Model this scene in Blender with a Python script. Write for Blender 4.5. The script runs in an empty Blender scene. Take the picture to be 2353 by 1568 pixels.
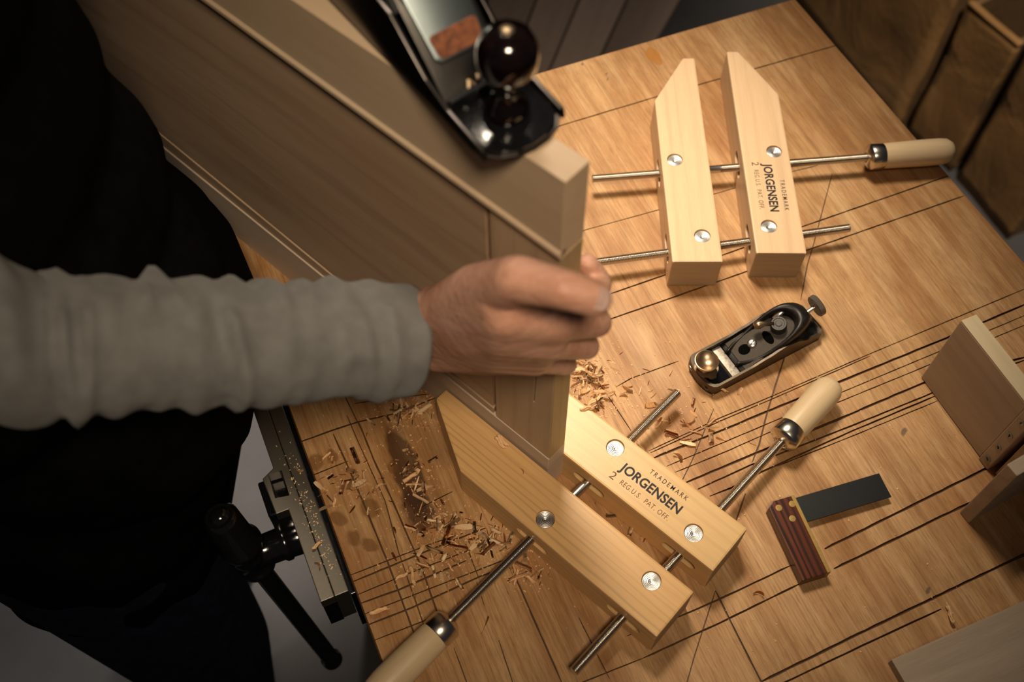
import bpy, bmesh, math, random
from mathutils import Vector, Matrix, noise
random.seed(7)
R = math.radians; PI = math.pi
col = bpy.context.scene.collection
V = Vector
# ------------------------------------------------------------------ camera (metres; z = 0 is the bench top)
FPX, CX, CY, CAMH = 2401.3, 1176.5, 784.0, 0.9517
RT = V((0.99982622, 0.01592197, 0.00969598)); UP = V((-0.01864192, 0.85394646, 0.52002684)); FW = V((0, 0.52011722, -0.85409489))
CAM = V((0, 0, CAMH))
def ray(u, v): return FW + RT*((u-CX)/FPX) - UP*((v-CY)/FPX)
def at(u, v, z=0.0):                       # a measured image point, taken at its real height
    d = ray(u, v); return CAM + d*((z-CAMH)/d.z)
# ------------------------------------------------------------------ node helpers
class M:
    def __init__(s, name, rough=.5, metal=0.0, spec=.5):
        s.m = bpy.data.materials.new(name); s.m.use_nodes = True
        s.nt = s.m.node_tree; s.b = s.nt.nodes['Principled BSDF']
        s.b.inputs['Roughness'].default_value = rough; s.b.inputs['Metallic'].default_value = metal
        s.b.inputs['Specular IOR Level'].default_value = spec
    def n(s, t, **k):
        x = s.nt.nodes.new(t)
        for a, b in k.items(): setattr(x, a, b)
        return x
    def l(s, a, b): s.nt.links.new(a, b)
    def coord(s, scale=(1,1,1), rot=(0,0,0), loc=(0,0,0)):
        tc = s.n('ShaderNodeTexCoord'); mp = s.n('ShaderNodeMapping')
        s.l(tc.outputs['Object'], mp.inputs[0])
        mp.inputs['Scale'].default_value = scale; mp.inputs['Rotation'].default_value = rot; mp.inputs['Location'].default_value = loc
        return mp.outputs[0]
    def noise(s, vec, sc, det=3, rough=.55, dist=0):
        x = s.n('ShaderNodeTexNoise'); s.l(vec, x.inputs['Vector'])
        x.inputs['Scale'].default_value = sc; x.inputs['Detail'].default_value = det
        x.inputs['Roughness'].default_value = rough; x.inputs['Distortion'].default_value = dist
        return x.outputs['Fac']
    def ramp(s, fac, stops):
        x = s.n('ShaderNodeValToRGB'); s.l(fac, x.inputs[0]); e = x.color_ramp.elements
        while len(e) < len(stops): e.new(.5)
        for el, (p, c) in zip(e, stops):
            el.position = p; el.color = (c if len(c) == 4 else (*c, 1)) if not isinstance(c, float) else (c, c, c, 1)
        return x.outputs[0]
    def math(s, op, a, b=None, c=None):
        x = s.n('ShaderNodeMath', operation=op)
        for i, q in enumerate((a, b, c)):
            if q is None: continue
            if isinstance(q, (int, float)): x.inputs[i].default_value = q
            else: s.l(q, x.inputs[i])
        return x.outputs[0]
    def mix(s, fac, a, b, mode='MIX'):
        x = s.n('ShaderNodeMix', data_type='RGBA', blend_type=mode)
        if isinstance(fac, (int, float)): x.inputs[0].default_value = fac
        else: s.l(fac, x.inputs[0])
        for i, q in ((6, a), (7, b)):
            if isinstance(q, tuple): x.inputs[i].default_value = (*q[:3], 1)
            else: s.l(q, x.inputs[i])
        return x.outputs[2]
    def color(s, c):
        if isinstance(c, tuple): s.b.inputs['Base Color'].default_value = (*c[:3], 1)
        else: s.l(c, s.b.inputs['Base Color'])
        return s
    def bump(s, h, strength=.3, dist=.001):
        x = s.n('ShaderNodeBump'); x.inputs['Strength'].default_value = strength; x.inputs['Distance'].default_value = dist
        s.l(h, x.inputs['Height']); s.l(x.outputs[0], s.b.inputs['Normal']); return s

def wood(name, dark, mid, light, rot=(0,0,0), rings=60, warp=.5, fibre=900, rough=.5, spec=.35, ringamt=.6, blot=.35, bump=.15, off=(0,0,0), sharp=9, ringcol=None):
    """grain runs along the object's own x axis (after rot)"""
    m = M(name, rough, spec=spec)
    c = m.coord(rot=rot, loc=off)
    st = m.n('ShaderNodeMapping'); m.l(c, st.inputs[0]); st.inputs['Scale'].default_value = (.09, 1, 1)
    big = m.noise(st.outputs[0], 9, 2, .5)
    yz = m.n('ShaderNodeSeparateXYZ'); m.l(st.outputs[0], yz.inputs[0])
    ph = m.math('ADD', m.math('MULTIPLY', m.math('ADD', yz.outputs[1], m.math('MULTIPLY', yz.outputs[2], .7)), rings*2*PI),
                m.math('ADD', m.math('MULTIPLY', big, warp*60), m.math('MULTIPLY', m.noise(st.outputs[0], 55, 2, .5), rings*.075+2)))
    amt_ = m.ramp(m.noise(st.outputs[0], 34, 2, .5), [(.3, .25), (.62, 1.0)])
    ring = m.math('POWER', m.math('MULTIPLY_ADD', m.math('SINE', ph), .5, .5), sharp)
    st2 = m.n('ShaderNodeMapping'); m.l(c, st2.inputs[0]); st2.inputs['Scale'].default_value = (.035, 1, 1)
    fib = m.noise(st2.outputs[0], fibre, 3, .6)
    blo = m.noise(st.outputs[0], 22, 4, .6)
    base = m.ramp(m.math('MULTIPLY_ADD', m.math('SUBTRACT', blo, .5), blot*2, .5), [(0.15, dark), (.5, mid), (.85, light)])
    k = m.math('MULTIPLY', m.math('MULTIPLY', ring, amt_), ringamt)
    c1 = m.mix(k, base, ringcol or tuple(x*.62 for x in mid))
    c2 = m.mix(m.ramp(fib, [(.35, 0.0), (.65, 1.0)]), m.mix(.22, c1, tuple(x*.8 for x in dark)), c1)
    m.color(c2).bump(fib, bump, .0004)
    return m.m
def plain(name, c, rough=.5, metal=0., spec=.5, bumpsc=None, bs=.2, var=.25, coat=0):
    m = M(name, rough, metal, spec)
    vec = m.coord()
    nz = m.noise(vec, bumpsc or 60, 4)
    m.color(m.mix(m.ramp(nz, [(.3, 0.0), (.7, 1.0)]), tuple(x*(1-var) for x in c), tuple(min(1, x*(1+var)) for x in c)))
    if bumpsc: m.bump(nz, bs, .001)
    if coat: m.b.inputs['Coat Weight'].default_value = coat; m.b.inputs['Coat Roughness'].default_value = .06
    return m.m

# ------------------------------------------------------------------ materials
def bench_material():
    m = M('bench_plywood', .5, spec=.35)
    c = m.coord(rot=(0, 0, R(-114.5)))                  # x along the grain
    def st(k):
        s_ = m.n('ShaderNodeMapping'); m.l(c, s_.inputs[0]); s_.inputs['Scale'].default_value = (k, 1, 1); return s_.outputs[0]
    a = m.noise(st(.30), 8, 5, .6, .8); f1 = m.noise(st(.016), 430, 3, .6); f2 = m.noise(st(.05), 1500, 2, .6)
    base = m.ramp(a, [(.30, (.30, .150, .055)), (.43, (.45, .250, .105)), (.54, (.58, .355, .168)), (.72, (.66, .44, .24))])
    base = m.mix(m.ramp(m.noise(st(.12), 33, 4, .7), [(.45, 0.0), (.68, 1.0)]), base, m.mix(.6, base, (.36, .155, .05)))
    base = m.mix(m.ramp(f1, [(.34, 1.0), (.56, 0.0)]), base, m.mix(.40, base, (.17, .08, .03)))
    base = m.mix(m.ramp(f2, [(.34, 1.0), (.5, 0.0)]), base, m.mix(.40, base, (.14, .065, .022)))
    mot = m.noise(st(.45), 26, 5, .65, 1.2)
    base = m.mix(m.ramp(mot, [(.38, .55), (.56, 0.0)]), base, m.mix(.5, base, (.20, .09, .03)))
    pale_streak = m.noise(st(.10), 70, 3, .6)  # paler streaks along the grain
    base = m.mix(m.ramp(pale_streak, [(.50, 0.0), (.72, .5)]), base, m.mix(.6, base, (.80, .58, .34)))
    tc = m.n('ShaderNodeTexCoord'); wob = m.n('ShaderNodeTexNoise'); wob.inputs['Scale'].default_value = 38; wob.inputs['Detail'].default_value = 5
    m.l(tc.outputs['Object'], wob.inputs['Vector'])
    dv = m.n('ShaderNodeVectorMath', operation='MULTIPLY_ADD'); m.l(wob.outputs['Color'], dv.inputs[0])
    dv.inputs[1].default_value = (.016, .016, 0); m.l(tc.outputs['Object'], dv.inputs[2])
    def spot(u, v, ru, rv, ang, colr, amt, soft=.12):
        nonlocal base
        p = at(u, v, 0)
        mp = m.n('ShaderNodeMapping', vector_type='TEXTURE'); m.l(dv.outputs[0], mp.inputs[0])
        mp.inputs['Location'].default_value = (p.x+.008, p.y+.008, 0); mp.inputs['Rotation'].default_value = (0, 0, R(ang)); mp.inputs['Scale'].default_value = (ru, rv, 1)
        ln = m.n('ShaderNodeVectorMath', operation='LENGTH'); m.l(mp.outputs[0], ln.inputs[0])
        base = m.mix(m.math('MULTIPLY', m.ramp(ln.outputs['Value'], [(1-soft, 1.0), (1.0, 0.0)]), amt), base, m.mix(.85, base, colr))
    # burnt brown stain, glue drops, finger-sized spots
    spot(935, 1080, .058, .0145, 112, (.045, .017, .007), .93, .22); spot(960, 1170, .030, .016, 112, (.05, .018, .007), .9, .3)
    spot(1020, 1010, .035, .03, 114, (.13, .06, .02), .5, .5)
    spot(1504, 128, .018, .0085, 112, (.40, .16, .015), .85)
    for u, v, r_ in ((727, 1062, .011), (763, 1048, .008), (782, 1188, .010), (850, 1165, .012), (850, 1250, .009), (812, 1236, .012), (900, 1075, .008)):
        spot(u, v, r_, r_*.8, 112, (.16, .065, .012), .75, .3)
    for u, v, r_ in ((2078, 990, .006), (1337, 148, .003), (1392, 172, .003), (1398, 184, .003), (1820, 1200, .003), (2132, 1355, .005), (1804, 908, .0025)):
        spot(u, v, r_, r_*.5, 70, (.06, .05, .05), .8, .4)
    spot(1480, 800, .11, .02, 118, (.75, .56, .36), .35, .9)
    base = m.mix(1.0, base, (.95, .91, .86), 'MULTIPLY')
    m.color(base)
    m.bump(m.math('ADD', f1, m.math('MULTIPLY', f2, .5)), .35, .0006)
    return m.m
BENCH = bench_material()
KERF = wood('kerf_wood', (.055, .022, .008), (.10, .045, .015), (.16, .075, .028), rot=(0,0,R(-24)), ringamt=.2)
MAPLE_PALE = wood('maple_pale', (.60, .40, .23), (.70, .49, .30), (.78, .58, .38), rings=60, warp=.45, ringamt=.34, sharp=6, rough=.42)
MAPLE_GOLD = wood('maple_gold', (.58, .325, .125), (.68, .41, .175), (.76, .49, .24), rings=150, warp=.30, ringamt=.75, sharp=5, rough=.36, spec=.45)
MAPLE_GOLD2 = wood('maple_gold_plain', (.62, .38, .16), (.70, .46, .21), (.76, .53, .27), rings=75, warp=.40, ringamt=.38, sharp=5, rough=.36, spec=.45, off=(.3,.1,.2))
ENDG = wood('maple_end_grain', (.30, .20, .115), (.37, .255, .15), (.43, .31, .19), rot=(0, 0, R(90)), rings=150, warp=.2, ringamt=.35, rough=.6)
BEECH = wood('handle_beech', (.58, .43, .25), (.66, .50, .31), (.72, .57, .38), rings=25, warp=.2, ringamt=.12, rough=.38, spec=.45)
CHERRY = wood('door_wood', (.40, .255, .165), (.50, .35, .235), (.58, .43, .31), rings=35, warp=.5, ringamt=.45, rough=.45, spec=.4, blot=.6)
CHERRY_UP = wood('door_stile_wood', (.44, .29, .18), (.54, .38, .245), (.62, .46, .32), rot=(0, R(90), 0), rings=70, warp=.35, ringamt=.5, rough=.45, sharp=5, spec=.4, blot=.5)
CHERRY_END = wood('door_end_wood', (.36, .24, .11), (.44, .31, .15), (.52, .38, .2), rot=(0, R(90), 0), rings=60, warp=.25, ringamt=.3, rough=.5)
RAILW = wood('door_rail_wood', (.50, .36, .24), (.58, .43, .29), (.66, .51, .36), rings=12, warp=.4, ringamt=.2, rough=.42, spec=.45, blot=.6)
LIP = wood('door_lipping_wood', (.50, .39, .30), (.60, .48, .38), (.66, .55, .44), rings=20, ringamt=.15, rough=.5)
ROSE = wood('rosewood', (.05, .012, .006), (.12, .026, .010), (.19, .045, .016), rings=150, warp=.35, ringamt=1.0, sharp=1.6, ringcol=(.008, .003, .002), rough=.3, spec=.5, blot=.8)
POPLAR = wood('pale_board', (.34, .25, .17), (.46, .355, .26), (.56, .45, .35), blot=.7, rings=32, warp=.4, ringamt=.35, rough=.55)
POPEDGE = wood('pale_board_edge', (.58, .46, .28), (.66, .54, .35), (.72, .6, .42), rings=60, ringamt=.15, rough=.55)
LUMBER = [wood('lumber_%s' % n_, tuple(x*k for x in (.30, .22, .175)), tuple(x*k for x in (.40, .30, .235)), tuple(x*k for x in (.50, .38, .30)), rings=14, ringamt=.3, rough=.7) for n_, k in (('dark', .75), ('mid', 1.0), ('light', 1.2))]
def steel(name, c, rough, rings=False):
    m = M(name, rough, 1.0); v = m.coord()
    nz = m.noise(v, 300, 3)
    m.color(m.mix(nz, tuple(x*.85 for x in c), c))
    if rings:
        ln = m.n('ShaderNodeVectorMath', operation='LENGTH'); m.l(v, ln.inputs[0])
        m.bump(m.math('SINE', m.math('MULTIPLY', ln.outputs['Value'], 5200)), .35, .0003)
    return m.m
SPINDLE = steel('plated_thread_steel', (.68, .64, .59), .25)
ZINC = steel('bright_steel', (.78, .76, .72), .28); DISC = steel('turned_steel', (.70, .69, .67), .36, True)
CHROME = steel('nickel_ferrule', (.74, .69, .60), .24)
BRASSK = steel('aged_brass', (.46, .34, .22), .36); BRASS = plain('brass', (.34, .22, .06), .6, .3, .5, 300, .05, .12)
def iron(name, c, rough, coat=0, sc=900):
    return plain(name, c, rough, .0, .5, sc, .12, .3, coat)
JAPAN = iron('black_japanning', (.006, .006, .007), .12, 1.0, 700)
CASTIRON = steel('cast_iron_side', (.13, .105, .08), .5)
BLACKMET = steel('blackened_steel', (.05, .048, .048), .32)
PLANESIDE = steel('plane_side_steel', (.10, .09, .085), .3)
VISEGREY = steel('vise_jaw_steel', (.21, .19, .16), .5)
LEVERBLUE = steel('lever_cap_grey', (.32, .38, .40), .38)
ORANGE = plain('faded_orange_enamel', (.17, .055, .022), .5, 0, .4, 200, .3, .45)
def knurled():
    m = M('knurled_steel', .5, .55); c = m.coord(rot=(0, 0, R(45)))
    sp = m.n('ShaderNodeSeparateXYZ'); m.l(c, sp.inputs[0])
    a = m.math('SINE', m.math('MULTIPLY', sp.outputs[0], 5200)); b = m.math('SINE', m.math('MULTIPLY', sp.outputs[1], 5200))
    h = m.math('MULTIPLY', a, b)
    m.color(m.mix(m.math('MULTIPLY_ADD', h, .5, .5), (.10, .085, .07), (.30, .26, .22))).bump(h, .8, .0006)
    return m.m
KNURL = knurled(); HUBBLK = plain('hub_black', (.03, .027, .025), .5, .3, .4, 500, .05, .3); HOLE_SHADE = plain('painted_hole_shade', (.003, .003, .003), .95, 0, 0)
BLADE = plain('blued_steel_blade', (.006, .0075, .009), .42, .2, .5, 40, .05, .35)
INK = plain('black_ink', (.018, .014, .016), .55, 0, .3)
INKB = plain('burnt_brown_ink', (.13, .06, .03), .6, 0, .3)
SHAVE = [plain('shaving_%s' % n_, c_, .6, 0, .3, 900, .2, .12) for n_, c_ in (('tan', (.80, .50, .26)), ('pale', (.86, .62, .37)), ('brown', (.72, .42, .19)))]
for m_ in SHAVE:
    b_ = m_.node_tree.nodes['Principled BSDF']; b_.inputs['Subsurface Weight'].default_value = 0; b_.inputs['Subsurface Radius'].default_value = (.006, .004, .002); b_.inputs['Subsurface Scale'].default_value = .6
SKIN = None
def skin():
    m = M('skin', .42, spec=.4); v = m.coord()
    a = m.noise(v, 28, 4, .6); b = m.noise(v, 520, 3, .6)
    st = m.n('ShaderNodeMapping'); m.l(v, st.inputs[0]); st.inputs['Scale'].default_value = (.35, 1, 1)
    w = m.noise(st.outputs[0], 130, 3, .6, .4)
    cc = m.ramp(a, [(.3, (.50, .245, .165)), (.52, (.60, .325, .23)), (.75, (.68, .385, .30))])
    cc = m.mix(m.ramp(w, [(.3, .55), (.5, 0.0)]), cc, (.44, .20, .135))
    m.color(cc).bump(m.math('ADD', w, m.math('MULTIPLY', b, .35)), .75, .0018)
    m.b.inputs['Subsurface Weight'].default_value = .12; m.b.inputs['Subsurface Radius'].default_value = (.008, .003, .0015); m.b.inputs['Subsurface Scale'].default_value = .5
    return m.m
SKIN = skin()
NAIL = plain('fingernail', (.78, .56, .50), .25, 0, .5, 80, .02, .05)
def cloth(name, c, sc=1400, var=.3):
    m = M(name, .95, spec=.15); v = m.coord()
    a = m.noise(v, sc, 2); b = m.noise(v, 55, 4)
    m.color(m.mix(m.ramp(b, [(.3, 0.0), (.7, 1.0)]), tuple(x*(1-var) for x in c), tuple(x*(1+var) for x in c))).bump(m.math('ADD', a, b), .5, .0012)
    m.b.inputs['Sheen Weight'].default_value = .15
    return m.m
GREYKNIT = cloth('grey_knit_cloth', (.158, .158, .155), var=.14)
BLACKCLOTH = cloth('black_cloth', (.0035, .0035, .004)); BLACKCLOTH.node_tree.nodes['Principled BSDF'].inputs['Sheen Weight'].default_value = 0; BLACKCLOTH.node_tree.nodes['Principled BSDF'].inputs['Specular IOR Level'].default_value = .03
DENIM = cloth('dark_denim', (.006, .010, .022), var=.5); DENIM.node_tree.nodes['Principled BSDF'].inputs['Sheen Weight'].default_value = 0
HAIR = plain('brown_hair', (.03, .018, .01), .6, 0, .3, 300, .5)
LEATHER = plain('black_shoe_leather', (.008, .007, .007), .45, 0, .4, 150, .2)
def paper():
    m = M('brown_kraft_paper', .6, spec=.35); v = m.coord()
    vo = m.n('ShaderNodeTexVoronoi', feature='DISTANCE_TO_EDGE'); m.l(v, vo.inputs['Vector']); vo.inputs['Scale'].default_value = 7
    nz = m.noise(v, 6, 4, .5, .9); n2 = m.noise(v, 60, 3)
    m.color(m.ramp(nz, [(.3, (.14, .070, .024)), (.55, (.225, .120, .042)), (.8, (.27, .150, .058))]))
    m.bump(m.math('ADD', nz, m.math('MULTIPLY', n2, .10)), .5, .02)
    return m.m
PAPER = paper()
FLOOR = plain('concrete_floor', (.055, .053, .054), .7, 0, .3, 6, .1, .16)
# ------------------------------------------------------------------ mesh helpers
def link(name, bm, mat, parent=None, smooth=None, mat2=None):
    me = bpy.data.meshes.new(name); bm.normal_update(); bm.to_mesh(me); bm.free()
    for x in (mat if isinstance(mat, list) else [mat]): me.materials.append(x)
    if mat2: me.materials.append(mat2)
    if smooth is not None:
        me.shade_smooth() if smooth is True else None
        if smooth is not True:
            for p in me.polygons: p.use_smooth = True
            try: me.set_sharp_from_angle(angle=R(smooth))
            except Exception: pass
    o = bpy.data.objects.new(name, me); col.objects.link(o)
    if parent: o.parent = parent
    return o
def tag(o, label, cat, group=None, kind=None):
    if label: o['label'] = label
    if cat: o['category'] = cat
    if group: o['group'] = group
    if kind: o['kind'] = kind
    return o
def empty(name, loc=(0,0,0), rz=0.0, mw=None):
    o = bpy.data.objects.new(name, None); o.empty_display_size = .02; col.objects.link(o)
    if mw is not None: o.matrix_world = mw
    else: o.location = loc; o.rotation_euler = (0, 0, rz)
    return o
def add_box(bm, c, s, rot=None):
    r = bmesh.ops.create_cube(bm, size=1)['verts']
    for v in r:
        p = V((v.co.x*s[0], v.co.y*s[1], v.co.z*s[2]))
        v.co = (rot @ p if rot else p) + V(c)
    return r
def box(c, s, bev=0.0, rot=None):
    bm = bmesh.new(); add_box(bm, c, s, rot)
    if bev: bmesh.ops.bevel(bm, geom=bm.edges[:], offset=bev, segments=2, affect='EDGES', profile=.6)
    return bm
def add_prism(bm, pts, z0, z1):
    a = [bm.verts.new((p[0], p[1], z0)) for p in pts]; b = [bm.verts.new((p[0], p[1], z1)) for p in pts]
    n = len(pts)
    f = [bm.faces.new(a[::-1]), bm.faces.new(b)]
    for i in range(n): f.append(bm.faces.new((a[i], a[(i+1) % n], b[(i+1) % n], b[i])))
    bmesh.ops.recalc_face_normals(bm, faces=f)
    return a+b
def prism(pts, z0, z1, bev=0.0, seg=2):
    bm = bmesh.new(); add_prism(bm, pts, z0, z1)
    if bev: bmesh.ops.bevel(bm, geom=bm.edges[:], offset=bev, segments=seg, affect='EDGES', profile=.6)
    return bm
def prism_xz(pts, y0, y1, bev=0.0):
    bm = prism([(p[0], p[1]) for p in pts], y0, y1, bev)
    for v in bm.verts: v.co = V((v.co.x, v.co.z, v.co.y))
    bmesh.ops.recalc_face_normals(bm, faces=bm.faces[:])
    return bm
def basis(d):
    d = V(d).normalized(); a = V((0,0,1)) if abs(d.z) < .9 else V((1,0,0))
    x = d.cross(a).normalized(); y = d.cross(x).normalized(); return x, y, d
def add_lathe(bm, prof, o=(0,0,0), ax=(0,0,1), seg=32):
    """prof: (radius, height) pairs along the axis"""
    x, y, d = basis(ax); o = V(o); rows = []
    for r_, h in prof:
        if r_ < 1e-6: rows.append([bm.verts.new(o+d*h)])
        else: rows.append([bm.verts.new(o+d*h+(x*math.cos(2*PI*i/seg)+y*math.sin(2*PI*i/seg))*r_) for i in range(seg)])
    fs = []
    for a, b in zip(rows, rows[1:]):
        if len(a) == 1 and len(b) == 1: continue
        for i in range(seg):
            j = (i+1) % seg
            if len(a) == 1: fs.append(bm.faces.new((a[0], b[i], b[j])))
            elif len(b) == 1: fs.append(bm.faces.new((a[i], a[j], b[0])))
            else: fs.append(bm.faces.new((a[i], a[j], b[j], b[i])))
    if len(rows[0]) > 1: fs.append(bm.faces.new(rows[0]))
    if len(rows[-1]) > 1: fs.append(bm.faces.new(rows[-1][::-1]))
    bmesh.ops.recalc_face_normals(bm, faces=fs)
def lathe(prof, o=(0,0,0), ax=(0,0,1), seg=32):
    bm = bmesh.new(); add_lathe(bm, prof, o, ax, seg); return bm
def add_tube(bm, pts, rad, seg=16, cap=True, flat=1.0, upv=None):
    pts = [V(p) for p in pts]; n = len(pts)
    rad = rad if isinstance(rad, (list, tuple)) else [rad]*n
    rows = []; px = None
    for i, p in enumerate(pts):
        d = (pts[min(i+1, n-1)]-pts[max(i-1, 0)]).normalized()
        if px is None: x = basis(d)[0] if upv is None else V(upv).cross(d).normalized()
        else: x = (px-d*px.dot(d)).normalized()
        y = d.cross(x); px = x
        rows.append([bm.verts.new(p+x*math.cos(2*PI*k/seg)*rad[i]+y*math.sin(2*PI*k/seg)*rad[i]*flat) for k in range(seg)])
    fs = []
    for a, b in zip(rows, rows[1:]):
        for k in range(seg): fs.append(bm.faces.new((a[k], a[(k+1) % seg], b[(k+1) % seg], b[k])))
    if cap: fs.append(bm.faces.new(rows[0][::-1])); fs.append(bm.faces.new(rows[-1]))
    bmesh.ops.recalc_face_normals(bm, faces=fs)
    return rows
def baked(o):
    dg = bpy.context.evaluated_depsgraph_get(); dg.update()
    me = bpy.data.meshes.new_from_object(o.evaluated_get(dg)); old = o.data
    o.modifiers.clear(); o.data = me; me.name = old.name
    return o
def cut(o, cbm, selfx=False):
    """carve the cutter solid out of o for good"""
    me = bpy.data.meshes.new('tmp'); cbm.normal_update(); cbm.to_mesh(me); cbm.free()
    c = bpy.data.objects.new('tmp', me); col.objects.link(c); c.matrix_world = o.matrix_world
    m = o.modifiers.new('b', 'BOOLEAN'); m.operation = 'DIFFERENCE'; m.solver = 'EXACT'; m.use_self = selfx; m.object = c
    baked(o); bpy.data.objects.remove(c); bpy.data.meshes.remove(me)
    return o
def blob(name, caps, mat, parent=None, voxel=.003, smooth=6, extra=None):
    """one continuous skin over tapered capsules (p0, r0, p1, r1)"""
    bm = bmesh.new()
    for p0, r0, p1, r1 in caps:
        p0, p1 = V(p0), V(p1); d = p1-p0; L = d.length
        if L < 1e-5: bmesh.ops.create_uvsphere(bm, u_segments=20, v_segments=12, radius=r0, matrix=Matrix.Translation(p0)); continue
        prof = [(0, -r0)]+[(r0*math.cos(t), r0*math.sin(t)) for t in [R(a) for a in (-60, -30, 0)]]+[(r1*math.cos(t), L+r1*math.sin(t)) for t in [R(a) for a in (0, 30, 60)]]+[(0, L+r1)]
        add_lathe(bm, prof, p0, d, 20)
    if extra: extra(bm)
    o = link(name, bm, mat, parent)
    m = o.modifiers.new('r', 'REMESH'); m.mode = 'VOXEL'; m.voxel_size = voxel
    s = o.modifiers.new('s', 'SMOOTH'); s.iterations = smooth; s.factor = .6
    baked(o)
    o.data.materials.clear(); o.data.materials.append(mat); o.data.shade_smooth()
    return o
def text(s, size, loc, rz, mat, parent, name='printed_lettering', bold=0.0, space=1.0, align='LEFT', sx=1.0, width=None):
    cu = bpy.data.curves.new(name, 'FONT'); cu.body = s; cu.size = size; cu.space_character = space; cu.offset = bold
    cu.extrude = .00004; cu.align_x = align; cu.resolution_u = 4
    t = bpy.data.objects.new(name, cu); col.objects.link(t)
    dg = bpy.context.evaluated_depsgraph_get(); dg.update()
    me = bpy.data.meshes.new_from_object(t.evaluated_get(dg)); bpy.data.objects.remove(t)
    if width:
        w = max(v.co.x for v in me.vertices)-min(v.co.x for v in me.vertices); sx = width/w
    for v in me.vertices: v.co.x *= sx
    me.materials.clear(); me.materials.append(mat)
    o = bpy.data.objects.new(name, me); col.objects.link(o); o.parent = parent; o.location = loc; o.rotation_euler = (0, 0, rz)
    return o

# ================================================================== SETTING
bm = bmesh.new(); add_box(bm, (0, 0, -.925), (9, 9, .05))
tag(link('floor', bm, FLOOR), None, None, kind='structure')
bm = bmesh.new(); add_box(bm, (0, 4.0, .4), (9, .1, 2.7))
tag(link('wall_back', bm, plain('dark_wall', (.03, .028, .027), .9, 0, .2, 10, .1)), None, None, kind='structure')

# ================================================================== WORKBENCH
A_ = V((-.370, .807)); B_ = V((.370, 1.125)); C_ = B_+V((.43, -.903))*1.33; D_ = A_+V((.414, -.91))*1.33
bench = tag(empty('workbench', (0, 0, 0)), 'scarred plywood workbench criss-crossed with saw cuts, under all the tools', 'workbench')
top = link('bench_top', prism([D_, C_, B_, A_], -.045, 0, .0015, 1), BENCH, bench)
def poly(pts, w, dep, bm, z0=.004, jit=.14, step=.009):
    P = [at(u, v, 0).to_2d() for u, v in pts]
    Q = []
    for a, b in zip(P, P[1:]):
        n = max(1, int((b-a).length/step)); Q += [a.lerp(b, i/n) for i in range(n)]
    Q.append(P[-1]); rows = []
    for i, p in enumerate(Q):
        d = (Q[min(i+1, len(Q)-1)]-Q[max(i-1, 0)]).normalized(); nrm = V((-d.y, d.x))
        wl = w*.5*(1+random.uniform(-jit, jit)*1.6); wr = w*.5*(1+random.uniform(-jit, jit)*1.6)
        if i in (0, len(Q)-1): wl *= .5; wr *= .5
        a, b = p+nrm*wl, p-nrm*wr
        rows.append([bm.verts.new((a.x, a.y, z0)), bm.verts.new((b.x, b.y, z0)), bm.verts.new((b.x, b.y, -dep)), bm.verts.new((a.x, a.y, -dep))])
    fs = []
    for a, b in zip(rows, rows[1:]):
        for k in range(4): fs.append(bm.faces.new((a[k], a[(k+1) % 4], b[(k+1) % 4], b[k])))
    fs += [bm.faces.new(rows[0][::-1]), bm.faces.new(rows[-1])]
    bmesh.ops.recalc_face_normals(bm, faces=fs)
W1, W2, W3 = .0011, .0017, .0025
fam_x = [ # saw cuts running across the bench
 ([(1240,303),(1507,223),(1738,157),(1926,103)], W2), ([(1300,541),(1508,484),(1823,394),(1880,380)], W1), ([(1398,677),(1662,586),(1850,519),(2183,403)], W2),
 ([(1360,748),(1500,700),(1855,575),(2216,450)], W2), ([(1490,1037),(1659,959),(1776,910),(2000,813),(2360,662)], W1), ([(1495,1041),(1662,965),(1780,915),(2000,818)], W1),
 ([(1500,1054),(1662,988),(1831,918),(2000,849),(2173,778),(2360,698)], W3), ([(1532,1072),(1604,1042),(1760,976),(1929,904),(2149,812),(2360,723)], W1),
 ([(1551,1086),(1662,1041),(1768,994),(1921,927),(2130,841),(2360,745)], W1), ([(1575,1110),(1735,1043),(1903,974),(2123,880),(2360,820)], W3),
 ([(1603,1125),(1723,1070),(1960,978),(2139,905),(2360,826)], W2), ([(1631,1141),(1682,1121),(1752,1084),(1960,990),(2148,911)], W2), ([(1785,1072),(1960,1002),(2156,921)], W1),
 ([(1553,1421),(1650,1379),(1815,1301)], W2), ([(1895,1262),(2060,1180),(2265,1078),(2380,1020)], W3), ([(1480,1512),(1650,1434),(1838,1342)], W2), ([(1916,1308),(2070,1233),(2240,1150)], W3),
 ([(1751,1566),(2050,1420),(2380,1262)], W3), ([(1780,1580),(1980,1485),(2163,1400)], W2), ([(1290,1588),(1480,1512)], W1),
 ([(806,1322),(991,1250),(1064,1226)], W1), ([(812,1337),(998,1260),(1116,1214)], W2), ([(820,1368),(930,1322),(1029,1284),(1142,1240)], W1),
 ([(826,1388),(916,1356),(1071,1289)], W2), ([(832,1414),(991,1352),(1083,1317),(1190,1275)], W1), ([(842,1438),(947,1397),(1106,1324),(1180,1300)], W2),
 ([(855,1474),(1012,1413)], W1), ([(680,1020),(762,990),(823,970),(911,950),(1000,915)], W2), ([(814,928),(900,915),(994,905)], W1), ([(700,1100),(800,1060)], W1),
 ([(960,1170),(1040,1130)], W1), ([(1440,1462),(1553,1421)], W1), ([(1415,890),(1450,870),(1560,830)], W1)]
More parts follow.
